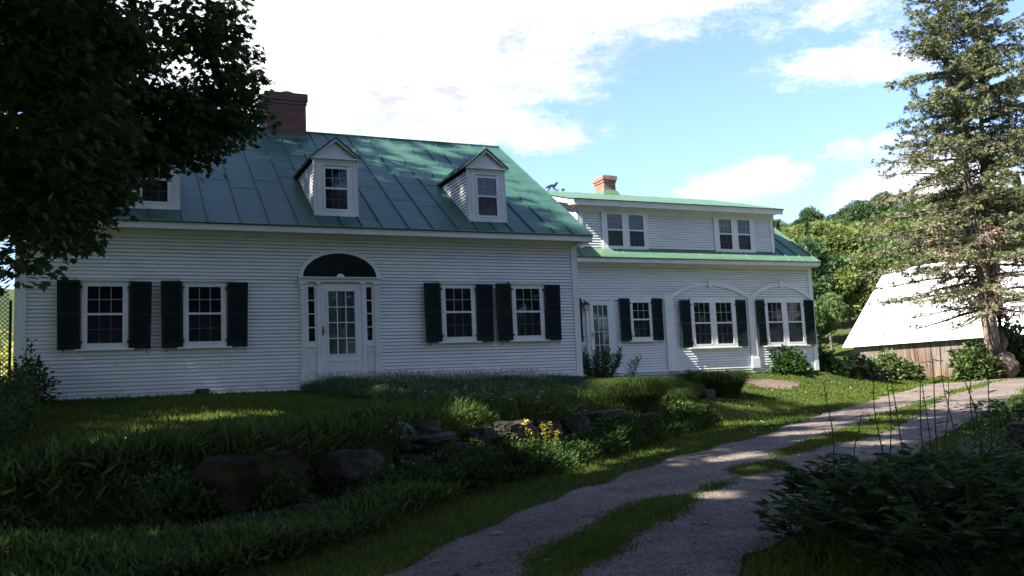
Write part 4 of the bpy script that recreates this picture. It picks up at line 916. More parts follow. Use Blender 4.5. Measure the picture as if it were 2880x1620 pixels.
# seed grasses above the wall
for i, (px, py, r, h, n, lb) in enumerate((
    (1330,1165,.45,.55,260,'pale seeding grass tuft above the pointed wall stone'),
    (1400,1150,.5,.62,300,'pale seeding grass tuft behind the long black slab'),
    (1465,1175,.4,.6,260,'pale seeding grass tuft just left of the tallest yellow flower'),
    (1580,1215,.42,.6,240,'pale seeding grass tuft right of the yellow flowers'),
    (1240,1140,.4,.4,220,'low grass tuft at the left of the seeding grasses'))):
    p = gp(px, py); grass_clump('seeding_grass', (p.x, p.y, p.z), r, h, n, M['weed'], lb, 'grass', 'seeding grasses on the garden wall', lean=.7, w=.008, seeds=int(n*.28))
for i, (px, py, r, h, n, lb) in enumerate((
    (1790,1165,.85,.95,2300,'large arching grass clump at the right end of the stone wall'),
    (1900,1145,.5,.55,900,'smaller grass clump between the two large ones'),
    (2040,1115,.85,.9,2300,'large arching grass clump on the lawn in front of the wing windows'),
    (1960,1075,.6,.5,500,'sparse grass tuft on the lawn left of the farther large clump'))):
    p = gp(px, py); grass_clump('daylily_clump', (p.x, p.y, p.z), r, h, n, M['weed'], lb, 'grass clump', 'arching grass clumps', w=.014, segs=7, lean=1.05)
# yellow flowering plants
def flower_plant(x, y, z0, hts, label):
    z = T1(x, y)
    t = thing('yarrow_plant', (x, y, z), label, 'flowers', 'tall yellow flowers at the garden wall')
    s = MB(); LP = []; FP = []
    for h, dx, dy in hts:
        top = Vector((x+dx, y+dy, z+h)); s.tube([(x+dx*.4, y+dy*.4, z), (x+dx*.8, y+dy*.8, z+h*.6), tuple(top)], [.006,.005,.003], 5)
        for k in range(34):
            f = random.uniform(.12,.92); LP.append((x+dx*(.4+.6*f), y+dy*(.4+.6*f), z+h*f))
        for k in range(26):
            a = random.random()*2*PI; r = .055*math.sqrt(random.random()); FP.append((top.x+r*math.cos(a), top.y+r*math.sin(a), top.z-.06*(r/.055)**2+.0+random.uniform(-.005,.012)))
    s.build('stems', M['stem'], t); LP = np.array(LP); n = len(LP)
    leaves('leaves', 'diamond', LP, rdir(n, .3, .4), rdir(n, 1.5, .3), RNG.uniform(.06,.11,n), M['chartreuse'], t, width=.5)
    FP = np.array(FP); leaves('flower_heads', 'diamond', FP-np.array([0,0,.01]), rdir(len(FP), .2, .3), rdir(len(FP), 3, .3), RNG.uniform(.022,.036,len(FP)), M['yellow'], t, width=1.3)
flower_plant(.72, -7.68, 0, [(.74,0,0),(.6,.1,.05),(.5,-.08,.1)], 'tallest yellow flower, standing alone left of the lit group')
flower_plant(1.12, -7.62, 0, [(.68,0,0),(.66,-.1,.0),(.55,.1,-.05),(.45,.16,.1)], 'brightly sunlit group of yellow flowers in the middle of the wall')
flower_plant(-.35, -8.35, 0, [(.62,0,0),(.55,.12,.05),(.52,-.1,.05)], 'dim yellow flowers in the shade left of the lit group')
# shrubs and silver plants on the wall
SM = [ (1135,1300,.24,.34,900,'silver','silver leaved plant on top of the wall left of the flat slab'),
 (1080,1385,.26,.34,900,'silver','silver leaved plant hanging low below the lichen boulder'),
 (1360,1340,.3,.36,900,'silver','greyish leafy plant at the foot of the wall left of the lit flowers'),
 (1195,1330,.3,.36,1100,'bush','orange tipped green shrublet in front of the broad dark stone'),
 (895,1430,.28,.34,1000,'bush','yellow flowering low spurge in front of the dark squarish stone'),
 (1540,1330,.45,.42,1500,'bush','leafy green plants under the sunlit yellow flowers'),
 (1430,1345,.45,.4,1500,'darkbush','dark leafy plant at the foot of the wall in the middle'),
 (1290,1370,.5,.35,1500,'darkbush','dark spreading plant at the foot of the wall under the broad stone'),
 (1640,1290,.4,.4,1200,'darkbush','dark weedy plant right of the sunlit yellow flowers')]
for px, py, r, h, n, m, lb in SM:
    p = gp(px, py); bush('garden_plant', (p.x, p.y, p.z), (r, r*.8, h), n, 'diamond', .055 if m != 'darkbush' else .075, M[m], lb, 'plant', 'plants growing along the garden wall', stems=5, stemmat='stem', flowers=(22, .03, M['yellow']) if 'spurge' in lb or 'orange' in lb else None, width=.8)
# ferns and leafy jungle, lower left: one mass with uneven height
def jungle(name, poly, n, hgt, size, kind, m, label, thr=None, dens=None):
    P2 = np.array(poly, float); x = RNG.uniform(P2[:,0].min(), P2[:,0].max(), n); y = RNG.uniform(P2[:,1].min(), P2[:,1].max(), n)
    ins = np.zeros(n, bool); j = len(P2)-1
    for i in range(len(P2)):
        xi, yi = P2[i]; xj, yj = P2[j]; ins ^= ((yi > y) != (yj > y)) & (x < (xj-xi)*(y-yi)/(yj-yi+1e-12)+xi); j = i
    x, y = x[ins], y[ins]; n = len(x); hh = hgt*(.45+.55*(.5+.5*np.sin(x*3.1+1.3*np.sin(y*2.3)))*(.5+.5*np.cos(y*2.9+x*1.1))+.25*RNG.random(n))
    z = T(x, y)+hh*RNG.random(n)**.45; P = np.stack([x, y, z], 1)
    o = leaves(name, kind, P, rdir(n, .55, .55), rdir(n, 1.4, .5), RNG.uniform(.5,1.5,n)*size, m, width=.7 if kind != 'blade' else .22)
    return tag(o, label, 'ground cover', kind='stuff')
jungle('fern_bank', [(-6.2,-11.4),(-5.0,-12.4),(-3.2,-11.6),(-2.0,-10.5),(-1.0,-9.6),(-1.6,-9.3),(-2.6,-9.9),(-3.9,-10.4),(-5.4,-9.9),(-6.6,-9.6)], 60000, .26, .085, 'blade', M['weed'], 'dark leafy ground cover and ferns spreading below the boulder at the lower left')
jungle('iris_leaves', [(-6.4,-10.0),(-5.0,-9.5),(-4.0,-8.9),(-2.6,-8.6),(-1.2,-8.0),(-.9,-7.6),(-2.4,-7.9),(-4.2,-7.9),(-6.0,-8.6)], 15000, .24, .15, 'blade', M['weed'], 'long strap shaped leaves growing along the top of the bank')
jungle('ivy_bank', [(-6.9,-9.6),(-5.7,-8.2),(-5.6,-5.0),(-5.9,-2.2),(-6.1,-.3),(-7.6,-.2),(-8.2,-8)], 30000, .6, .07, 'lobed', M['darkbush'], 'tangled leafy growth climbing up at the left corner of the house')
p = Vector((-6.0,-.75,-.3)); bush('corner_bush', p, (.42,.4,1.0), 900, 'diamond', .10, M['darkbush'], 'loose dark bush leaning on the left corner of the farmhouse', 'bush', stems=7)
# milkweed-like plant by the wing door
def tall_leafy(name, c, stems, h, m, label, cat, spread=.35, leafs=.16, per=34, group=None, wid=.34):
    c = np.array(c, float); t = thing(name, tuple(c), label, cat, group); s = MB(); P = []; D = []
    for i in range(stems):
        a = random.random()*2*PI; r = spread*math.sqrt(random.random()); hh = h*random.uniform(.72,1.05); lean = Vector((math.cos(a)*r*1.1, math.sin(a)*r*1.1, hh)); b = Vector((c[0]+math.cos(a)*r*.5, c[1]+math.sin(a)*r*.5, c[2]-.03))
        s.tube([tuple(b), tuple(b+lean*.5+Vector((0,0,.03))), tuple(b+lean)], [.012,.009,.004], 5)
        for k in range(per):
            f = .18+.84*k/per; aa = k*2.4+a; P.append(tuple(b+lean*min(f,1))); D.append((math.cos(aa), math.sin(aa), .35+.9*f*f))
    s.build('stems', M['stem'], t); P = np.array(P); D = np.array(D)+RNG.normal(0,.15,(len(P),3)); n = len(P)
    leaves('leaves', 'diamond', P, D, rdir(n, 2, .3), RNG.uniform(.7,1.2,n)*leafs, m, t, width=wid); return t
p = Vector((7.45, 1.9, T1(7.45,1.9))); tall_leafy('tall_perennial', (p.x, p.y, p.z), 34, 1.0, M['bush'], 'tall dark green leafy plant growing in the corner by the wing door', 'plant', spread=.5, leafs=.17)
p = Vector((8.15, 1.8, T1(8.15,1.8))); tall_leafy('leaning_perennial', (p.x, p.y, p.z), 3, .75, M['bush'], 'single leaning leafy stem right of the tall plant by the wing door', 'plant', spread=.35, leafs=.16, per=26)
# shrubs at the right end of the wing
for px, py, r, h, n, m, lb, fl in (
    (2205,1050,.8,.62,3000,'bush','dense green shrub against the right end of the wing',None),
    (2285,1052,.9,.68,2800,'bush','dark green shrub just right of the wing corner',None),
    (2330,1054,.55,.62,1800,'chartreuse','yellow green shrub between the wing and the flowering hedge',None),
    (2410,1056,1.1,.68,4200,'palebush','white flowering shrub at the left end of the barn wall',(60,.08,M['whiteflower'])),
    (2500,1057,1.2,.80,4200,'palebush','tall white flowering shrub in front of the barn boards',(60,.07,M['whiteflower'])),
    (2748,1066,.8,1.15,3000,'decid2','young broadleaf bush left of the spruce trunk',None),
    (2868,1066,1.1,1.9,4600,'decid3','dense dark bush at the right of the spruce trunk',None)):
    d = ray(px, py); D_ = {2205:29.9,2285:31.8,2330:35,2410:37,2500:39.5,2748:37,2868:40}[px]; q = at(px, py, D_); z = T1(q.x, q.y); bush('shrub', (q.x, q.y, z), (r, r*.8, h+.15), n, 'diamond', .13 if D_ < 30 else .2, M[m], lb, 'shrub', 'shrubs between the wing and the barn', flowers=fl, shell=.4)
def wall_green(name, n, off, hgt, size, kind, m, label, x0=-4.6, x1=6.5, width=.25, gap=None):
    x = RNG.uniform(x0, x1, n); y0 = np.interp(x, WALL[:,0], WALL[:,1]); o_ = RNG.uniform(off[0], off[1], n)
    r = np.arctan(np.gradient(np.interp(np.linspace(x0,x1,200), WALL[:,0], WALL[:,1]), (x1-x0)/199)); r = np.interp(x, np.linspace(x0,x1,200), r)
    X_ = x-np.sin(r)*o_; Y_ = y0+np.cos(r)*o_; cl = .5+.5*np.sin(x*3.7+np.sin(x*1.9)*2); ok = RNG.random(n) < (.25+.75*cl); X_, Y_, cl = X_[ok], Y_[ok], cl[ok]; n = len(X_)
    Z_ = T(X_, Y_)+hgt*(.3+.7*cl)*RNG.random(n)**.6
    o = leaves(name, kind, np.stack([X_,Y_,Z_],1), rdir(n,.8,.6)+np.array([.1,-.25,0]), rdir(n,.8,.5), RNG.uniform(.6,1.4,n)*size, m, width=width); return tag(o, label, 'weeds', kind='stuff')
wall_green('wall_top_grass', 30000, (-.12,1.1), .24, .19, 'blade', M['weed'], 'shaggy grass hanging over the top edge of the stone garden wall', width=.09)
wall_green('wall_foot_weeds', 34000, (-.80,-.18), .50, .065, 'diamond', M['darkbush'], 'dark weeds crowding the foot of the stone garden wall', width=.7)
wall_green('wall_creepers', 13000, (-.34,.10), .62, .05, 'diamond', M['bush'], 'small creeping leaves growing in the joints of the stone garden wall', width=.7)
# foreground right
FG = [(2560,1590,.85,.62,3600,'largest dark peony like bush in the lower right foreground',.10),
      (2300,1540,.38,.34,900,'low bush at the left tip of the right foreground planting',.085),
      (2370,1450,.50,.46,1700,'upright leafy bush at the left of the right foreground planting',.09),
      (2560,1420,.62,.42,1900,'broad leafy bush under the tall bare stems',.09),
      (2740,1440,.75,.45,2400,'spreading bush in the right foreground behind the largest bush',.09),
      (2860,1560,.8,.6,2600,'dark bush at the right edge of the picture',.10),
      (2700,1330,.8,.26,1500,'low yellow green bush beside the drive at the right',.07),
      (2850,1200,.8,.42,1900,'green bush at the right edge beyond the layered rock',.08),
      (2740,1660,.8,.66,2600,'nearest dark bush in the bottom right corner',.10)]
def leafy_bush(c, r, h, nst, ls, m, label):
    c = np.array(c, float); t = thing('border_bush', tuple(c), label, 'bush', 'bushes in the right foreground'); s = MB(); P = []; D = []; Nn = []; S = []
    for i in range(nst):
        a = random.random()*2*PI; q = math.sqrt(random.random()); L_ = h*random.uniform(.65,1.12)*(1-.35*q)
        b = Vector((c[0]+math.cos(a)*.12*q, c[1]+math.sin(a)*.12*q, c[2]-.03)); e = Vector((c[0]+math.cos(a)*r*q, c[1]+math.sin(a)*r*q, c[2]+L_)); mid = b.lerp(e, .5)+Vector((0,0,L_*.12))
        s.tube([tuple(b), tuple(mid), tuple(e)], [.008,.006,.003], 4, cap=False)
        for k in range(6):
            f = .35+.65*(k+random.random())/6; o = (b.lerp(mid, f*2) if f < .5 else mid.lerp(e, f*2-1)); aa = a+random.uniform(-2.2,2.2) if k < 5 else a
            pd = Vector((math.cos(aa), math.sin(aa), random.uniform(-.1,.75))).normalized(); sd_v = pd.cross(Vector((0,0,1))).normalized(); base = o+pd*ls*random.uniform(.8,1.5); sc_ = random.uniform(.7,1.25); tilt = Vector((random.gauss(0,.3), random.gauss(0,.3), 1))
            for j_, (al, off) in enumerate(((0,.9),(.65,.6),(-.65,.6),(1.15,.15),(-1.15,.15),(.3,.75),(-.3,.75))):
                d_ = (pd*math.cos(al)+sd_v*math.sin(al)+Vector((0,0,random.uniform(-.22,.12)))).normalized()
                P.append(tuple(base+pd*ls*off*sc_*.6)); D.append(tuple(d_)); Nn.append(tuple(tilt)); S.append(ls*sc_*random.uniform(.75,1.15))
    s.build('stems', M['stem'], t); P = np.array(P); D = np.array(D); Nn = np.array(Nn)+RNG.normal(0,.15,(len(P),3))
    leaves('foliage', 'diamond', P, D, Nn, np.array(S), m, t, width=.62, rnd=np.clip(np.repeat(RNG.normal(.45,.22,len(P)//7), 7)+RNG.normal(0,.06,len(P)), 0, 1)); return t
for px, py, r, h, n, lb, ls in FG:
    p = gp(px, py); leafy_bush((p.x, p.y, p.z), r, h*1.15, int(n/42), ls*1.1, M['darkbush'] if ls > .08 else M['bush'], lb)
jungle('border_ground_cover', [(-.2,-14.6),(.4,-13.9),(1.2,-13.3),(3.2,-12.0),(5.9,-10.5),(8.8,-8.7),(13,-6.4),(17,-4.1),(22,-3),(24,-6),(12,-12),(6,-15),(1,-17)], 45000, .16, .06, 'lobed', M['bush'], 'low weeds and ground cover along the right side of the drive')
def stalk(px, py, H, bx, by, label, hook=False):
    p = gp(px, py); t = thing('tall_stalk', (p.x, p.y, p.z), label, 'plant stalk', 'tall bare stalks in the right foreground')
    s = MB(); pts = [(p.x+bx*1.8*(f**2)+.03*math.sin(f*5+px), p.y+by*f**2+.02*math.sin(f*7+py+px), p.z+H*f) for f in np.linspace(0,1,9)]
    if hook: a = pts[-1]; pts += [(a[0]+.04,a[1],a[2]+.03),(a[0]+.10,a[1],a[2]+.02),(a[0]+.14,a[1],a[2]-.03)]
    s.tube(pts, [.009-.006*i/(len(pts)-1) for i in range(len(pts))], 5); s.build('stem', M['drystem'], t)
    LP = []; D = []
    for k in range(15):
        f = random.uniform(.2,.98); i = min(8, int(f*8)); LP.append(pts[i]); aa = random.random()*2*PI; D.append((math.cos(aa), math.sin(aa), .35))
    leaves('leaves', 'diamond', np.array(LP), np.array(D), rdir(len(LP), 2, .3), RNG.uniform(.05,.12,len(LP)), M['darkbush'], t, width=.35)
ST = [(2350,1370,1.15,.0,.0,1),(2415,1360,.75,.05,0,1),(2490,1370,1.15,-.02,.0,1),(2512,1360,1.55,.03,0,0),(2545,1350,1.6,-.08,0,0),(2600,1350,1.3,.05,0,1),(2630,1350,1.45,-.06,0,0),(2650,1370,1.75,.0,0,0),(2668,1360,1.3,.1,0,0),(2690,1340,1.5,-.02,0,0),(2740,1340,1.25,.12,0,1),(2770,1360,1.6,-.18,0,0),(2800,1350,1.5,.05,0,0)]
LBS = ['leftmost bare stalk, alone above the bush at the edge of the drive','short hooked stalk second from the left','stalk third from the left with a bent tip','tall straight stalk fourth from the left','very tall stalk leaning left, fifth from the left','stalk with a hooked tip in front of the barn boards','thin stalk close left of the thickest one','thickest and tallest stalk in the middle of the row','stalk leaning right beside the tallest one','straight thin stalk right of the leaning one','hooked stalk third from the right end of the row','strongly left leaning stalk second from the right end','last stalk at the right end of the row']
for (a, b, h, lx, ly, hk), lb in zip(ST, LBS): stalk(a, b, h, lx, ly, lb, hk)
# fallen leaves on the drive
for i, (px, py, lb) in enumerate(((1402,1518,'pale green fallen leaf in the middle of the gravel at the bottom'),(1352,1597,'fallen leaf on the gravel at the very bottom of the picture'),(1240,1592,'small fallen leaf left at the bottom of the drive'),(1538,1593,'orange brown fallen leaf beside the grassy middle strip'),(2060,1368,'yellow brown fallen leaf on the sunlit part of the gravel'),(1690,1497,'fallen leaf where the middle strip of grass begins'),(2188,1282,'pale fallen leaf near the sunlit grass patch'))):
    p = gp(px, py); n = 1; V, F, k = scatter('maple', np.array([[p.x,p.y,p.z+.05]]), rdir(1,0,.05), np.array([[.1,.1,1.]]), np.array([.11])); V[:,2] += RNG.normal(0,.004,len(V))
    o = np_mesh('fallen_leaf', V, F, M['deadleaf'], rnd=RNG.random(len(F))*0+random.random()); tag(o, lb, 'leaf', 'fallen leaves on the drive')

# ================================================================== TREES
def limb(s, a, b, r0, r1, n=6, wob=.12, seg=6):
    a, b = Vector(a), Vector(b); L_ = (b-a).length; pts = []
    for i in range(seg+1):
        f = i/seg; p = a.lerp(b, f); w = wob*L_*math.sin(f*PI)*.5
        pts.append(p+Vector((random.uniform(-w,w)*.5, random.uniform(-w,w)*.5, w*.35)))
    s.tube(pts, [r0+(r1-r0)*i/seg for i in range(seg+1)], n)
SUN = Vector((-1.05, -.154, 1.0)).normalized()
HOLES = []
for px, py, r in ((655,1165,.75),(610,1160,.45),(430,1210,.3),(370,1290,.25),(1745,1288,.42),(1830,1275,.38),(1660,1305,.25),(2003,1297,.5),(1960,1300,.4),(2037,1401,.42),(1990,1400,.3),(2148,1351,.3),(2314,1198,.7),(2128,1285,.45),(2438,1215,.8),(2148,1190,.65),(2260,1128,.7),(2078,1144,.45),(2438,1119,.9),(2583,1148,1.0),(2521,1181,.7),(2273,1219,.45),(1991,1198,.4),(2480,1252,.6),(2700,1110,1.2),(2300,1240,.35),(2200,1230,.3),(2130,1330,.25),(2400,1090,.8)):
    p = gp(px, py); HOLES.append((p.x, p.y, p.z, r))
HOLES += [(p.x, p.y, p.z+.45, .75) for p in (Vector((1.12,-7.62,-1.6)), Vector((.72,-7.68,-1.5)))]
HOLES += [(13.4,3,.3,1.9),(11.8,3,.3,.9),(15.3,3,.3,1.2),(8.2,3.05,3.9,.75),(12,4,5.3,3.0),(9,4,5.2,2.0),(10.6,6,6.2,.9),(3.4,3.6,5.9,.35),(4.3,4.3,6.4,.45),(2.7,4.4,6.5,.4),(4.9,3.1,5.6,.35),(5.6,4.4,6.5,.5),(5.3,1.6,4.6,.35),(4.4,2.4,5.2,.3),(1.7,2.2,5.0,.2),(5.7,2.9,5.5,.4),(3.0,4.0,6.2,.3),(-.5,.3,4.3,.16),(3.15,.3,4.3,.14),(1.2,.2,3.6,.15)]
def open_to_sun(P):
    "keep mask: clears small openings in the crowns through which the sun reaches the ground"
    k = np.ones(len(P), bool)
    for x, y, z, r in HOLES:
        t = (P[:,2]-z)/SUN.z; qx = P[:,0]-SUN.x*t; qy = P[:,1]-SUN.y*t
        # distance across the beam
        dx = qx-x; dy = qy-y; ang = np.arctan2(dy, dx); rr = r*(1+.25*np.sin(3*ang+x)+.15*np.sin(7*ang+y))
        k &= ~((np.hypot(dx, dy*1.15) < rr+.10) & (t > 1.0))
    return k
def sprays(centers, radii, dens, kind, size, spray_r=.38, per=22, flat=.28):
    "leaf sprays (flat layered twigs) filling spheres"
    Ps = []; Ds = []; Ns = []
    for c, r in zip(centers, radii):
        k = max(1, int(dens*r*r/ per)); u_ = rdir(k)*(RNG.random(k)**.45)[:,None]*np.array([r, r, r*.85]); sc = np.array(c)+u_
        ang = RNG.random((k, per))*2*PI; rr = spray_r*np.sqrt(RNG.random((k, per)))
        off = np.stack([np.cos(ang)*rr, np.sin(ang)*rr, RNG.normal(0, spray_r*flat*.6, (k,per))-rr*.25], -1)
        P = (sc[:,None,:]+off).reshape(-1,3); D = unit(off.reshape(-1,3)*np.array([1,1,.3])+RNG.normal(0,.12,(k*per,3))+np.array([0,0,-.12]))
        Ps.append(P); Ds.append(D); Ns.append(unit(RNG.normal(0,.35,(k*per,3))+np.array([0,0,1])))
    P, D, Nn = np.vstack(Ps), np.vstack(Ds), np.vstack(Ns); k = open_to_sun(P); return P[k], D[k], Nn[k]
# ---- the maple hanging into the picture at upper left
MT = Vector((-10.2,-8.2,0)); mz = T1(MT.x, MT.y)
maple = thing('maple_tree', (MT.x, MT.y, mz), 'big dark maple whose leafy boughs hang over the left end of the house', 'tree')
LB = [(60,60,210,8.6),(260,40,190,9.6),(430,60,160,11),(560,60,110,12.5),(640,60,50,13),(610,160,90,13.5),(690,215,55,14.5),(640,250,70,14.3),(560,300,90,13.8),(620,330,100,14),(700,300,55,14.8),(690,350,50,14.6),(500,250,60,13),(440,330,110,13),(500,390,90,13.2),(590,410,60,13.6),(250,210,150,10.5),(380,170,80,11.5),(80,260,180,9),(300,350,110,11.8),(380,430,80,12.5),(200,430,140,11),(60,460,160,10),(265,530,75,12),(150,580,110,10.8),(40,620,90,10),(210,620,60,11.5),(95,700,40,11),(25,760,40,9.8),(60,730,40,10),(290,440,75,12)]
LB += [(235,575,75,13.4),(190,630,80,12.6),(300,480,60,13.6),(110,620,90,12),(330,140,130,12.5),(180,330,150,12),(130,150,180,10.5),(250,300,130,13),(420,260,60,13),(330,260,70,14),(160,480,130,13),(230,560,90,13),(60,540,110,12),(420,380,80,14),(530,340,70,14.6),(370,415,55,13),(650,20,40,14),(660,120,35,14)]
cs_ = []; rs_ = []
for px, py, pr, D in LB:
    p = at(px, py, D); cs_.append(tuple(p)); rs_.append(pr*D/FPX*1.0)
P, D, Nn = sprays(cs_, rs_, 2300, 'maple', .1, .30, 20)
leaves('hanging_boughs', 'maple', P, D, Nn, RNG.uniform(.075,.125,len(P)), M['maple'], maple)
# rest of the crown, outside the frame
cs2 = []; rs2 = []; tries = 0
while len(cs2) < 120 and tries < 6000:
    tries += 1
    u_ = rdir(1)[0]*RNG.random()**.33; c = np.array([-8.6,-8.6,10.0])+u_*np.array([8.8,7.2,8.2]); r = random.uniform(1.0,1.7)
    q = project(c)
    if q is not None and q[0] > -r*1.35*FPX/max(3, (Vector(c)-CAM).length) and q[1] > -r*1.35*FPX/max(3, (Vector(c)-CAM).length): continue
    cs2.append(tuple(c)); rs2.append(r)
lo_ = [i for i in range(len(cs2)) if cs2[i][2] < 9.5]; hi_ = [i for i in range(len(cs2)) if cs2[i][2] >= 9.5][::3]
q1 = sprays([cs2[i] for i in lo_], [rs2[i] for i in lo_], 420, 'clump', .2, .5, 12); q2 = sprays([cs2[i] for i in hi_], [rs2[i]*.85 for i in hi_], 110, 'clump', .2, .5, 12)
P, D, Nn = [np.vstack(q) for q in zip(q1, q2)]
leaves('crown', 'clump', P, D, Nn, RNG.uniform(.16,.26,len(P)), M['maple'], maple, width=1.3)
s = MB(); top = MT+Vector((.5,.4,15)); limb(s, (MT.x,MT.y,mz-.2), (MT.x+.1,MT.y+.2,mz+4.5), .48, .36, 10, .02); limb(s, (MT.x+.1,MT.y+.2,mz+4.4), top, .36, .06, 8)
for c in cs2[:34]:
    f = random.uniform(.25,.8); a = Vector((MT.x+.1,MT.y+.2,mz+4.4)).lerp(top, f); 
    limb(s, a, c, .10, .02, 5)
for i in (1, 4, 10, 14, 17, 20, 22, 24):
    c = Vector(cs_[i]); a = Vector((MT.x+.1, MT.y+.2, max(mz+3.5, c.z-1.2))); limb(s, a, c, .08, .012, 5, .1, 8)
for _ in range(60):
    i = random.randrange(len(cs_)); j = random.randrange(len(cs_)); a = Vector(cs_[i]); b = Vector(cs_[j])
    if (a-b).length < 2.2: limb(s, a, b, .018, .006, 4, .2, 5)
s.build('trunk', M['bark'], maple, smooth=True)
def shade_tree(x, y, H, r, label, n=70, dens=95, base=.25, cat='tree', size=.3, m='maple', cut=None):
    z = T1(x, y); t = thing('broadleaf_tree', (x, y, z), label, cat, 'trees shading the lawn'); cs = []; rs = []
    for _ in range(n*3):
        if len(cs) >= n: break
        u_ = rdir(1)[0]*RNG.random()**.36; c = np.array([x, y, z+H*(.5+base/2)])+u_*np.array([r, r, H*(.5-base/2)]); rr = random.uniform(1.0,1.9)
        q = project(c); vis = False
        if q is not None:
            mg = rr*1.3*FPX/max(3, (Vector(c)-CAM).length)
            vis = q[0] > -mg and q[1] > -mg and q[0] < 2880+mg and q[1] < 1620+mg
        if vis: continue
        cs.append(tuple(c)); rs.append(rr)
    P, D, Nn = sprays(cs, rs, dens, 'clump', .3, .6, 10); leaves('crown', 'clump', P, D, Nn, RNG.uniform(.7,1.3,len(P))*size, M[m], t, width=1.3)
    s = MB(); s.tube([(x,y,z-.3),(x+.1,y,z+H*.3),(x,y+.1,z+H*.85)], [.42,.32,.08], 9)
    for c in cs[::4]: limb(s, (x,y,min(c[2], z+H*.6)), c, .1, .02, 5)
    s.build('trunk', M['bark'], t, smooth=True); return t
SH = [(-8.5,-19.0,17,7.5,150,170,'tree added with its canopy over the camera, shading the left house front'),  # added canopy, keeps sky light off the left house front
      (-.5,-25,20,7.5,150,150,'unseen tree added close behind the camera to darken the house front'),  # unseen tree, added and sized to darken the house front
      (-15,.3,25.5,6.2,105,95,'unlit broadleaf tree left of the house, beyond the picture'),
      (-17,-6.5,29,6.5,40,60,'tallest tree left of the lawn, beyond the picture'),
      (-22,-13,31,7.5,48,60,'tall wide tree far left, beyond the picture'),
      (-13,-16.5,20,6,50,75,'tree left of the camera, beyond the picture'),
      (-21,-23,26,7,110,110,'tree behind and left of the camera'),
      (-8,-27,17,6,90,100,'tree behind the camera')]
for x, y, H, r, n, de, lb in SH: shade_tree(x, y, H, r, lb, n, de)
for i, (x, y, H, r) in enumerate(((4,-33,13,5.5),(14,-34,12,5.5),(25,-32,10,5.5),(36,-30,11,6),(-2,-38,15,6),(48,-24,12,6))):  # unseen row, added to darken window reflections and ambient light
    shade_tree(x, y, H, r, 'unseen tree of a row added behind the camera to darken reflections, number %s from the left' % ('one','two','three','four','five','six')[i], 60, 110, size=.36, m='decid2')

# ---- spruce with two trunks and a burl
sb = at(2795, 1074, 38.0); sz0 = T1(sb.x, sb.y)
spr = thing('spruce_tree', (sb.x, sb.y, sz0), 'tall spruce with twin trunks, a burl at its foot and many dead brown lower twigs', 'tree')
t1 = [Vector((sb.x, sb.y, sz0-.2))]+[Vector(at(px, py, 38.0)) for px, py in ((2790,960),(2772,842),(2755,700),(2722,535),(2703,385),(2686,291),(2656,141),(2635,0),(2622,-90))]
t2 = [Vector((sb.x+.15, sb.y+.4, sz0-.1))]+[Vector(at(px, py, 38.6)) for px, py in ((2818,960),(2806,860),(2792,720),(2772,513),(2762,390),(2759,300),(2755,171),(2756,0),(2760,-110))]
s = MB(); s.tube(t1, [.34,.27,.24,.2,.165,.13,.11,.08,.04,.015], 10); s.tube(t2, [.25,.22,.2,.18,.15,.12,.1,.07,.035,.012], 9)
bb = at(2828, 1028, 37.7)
for a, b in (((-.25,-.1),.5),((.3,0),.42)): s.tube([(sb.x+a[0],sb.y+a[1],sz0-.25),(sb.x+a[0]*.5,sb.y+a[1]*.5,sz0+.6)], [b*.5,.22], 8)
trunk = s.build('trunk', M['sprucebark'], spr, smooth=True)
import bmesh
from mathutils import noise
bm = bmesh.new(); bmesh.ops.create_icosphere(bm, subdivisions=4, radius=1)
for vtx in bm.verts:
    p = vtx.co; k = 1+.16*noise.noise(p*1.5)+.07*noise.noise(p*4.5); vtx.co = Vector((p.x*.42*k, p.y*.42*k, p.z*.5*k))
me = bpy.data.meshes.new('burl'); bm.to_mesh(me); bm.free(); me.materials.append(mat('dark_burl_bark', (.06,.05,.042), .95, .1, col2=(.19,.16,.135), scale=5, bump=1, bscale=9)); me.shade_smooth(); ob = bpy.data.objects.new('burl', me); COL.objects.link(ob); ob.parent = spr; ob.location = Vector(bb)-Vector((sb.x,sb.y,sz0))
def along(path, z):
    for a, b in zip(path[:-1], path[1:]):
        if a.z <= z <= b.z: return a.lerp(b, (z-a.z)/(b.z-a.z))
    return path[-1]
GP, GD, GN, GS, DP, DD, DN, DS = [], [], [], [], [], [], [], []
br = MB()
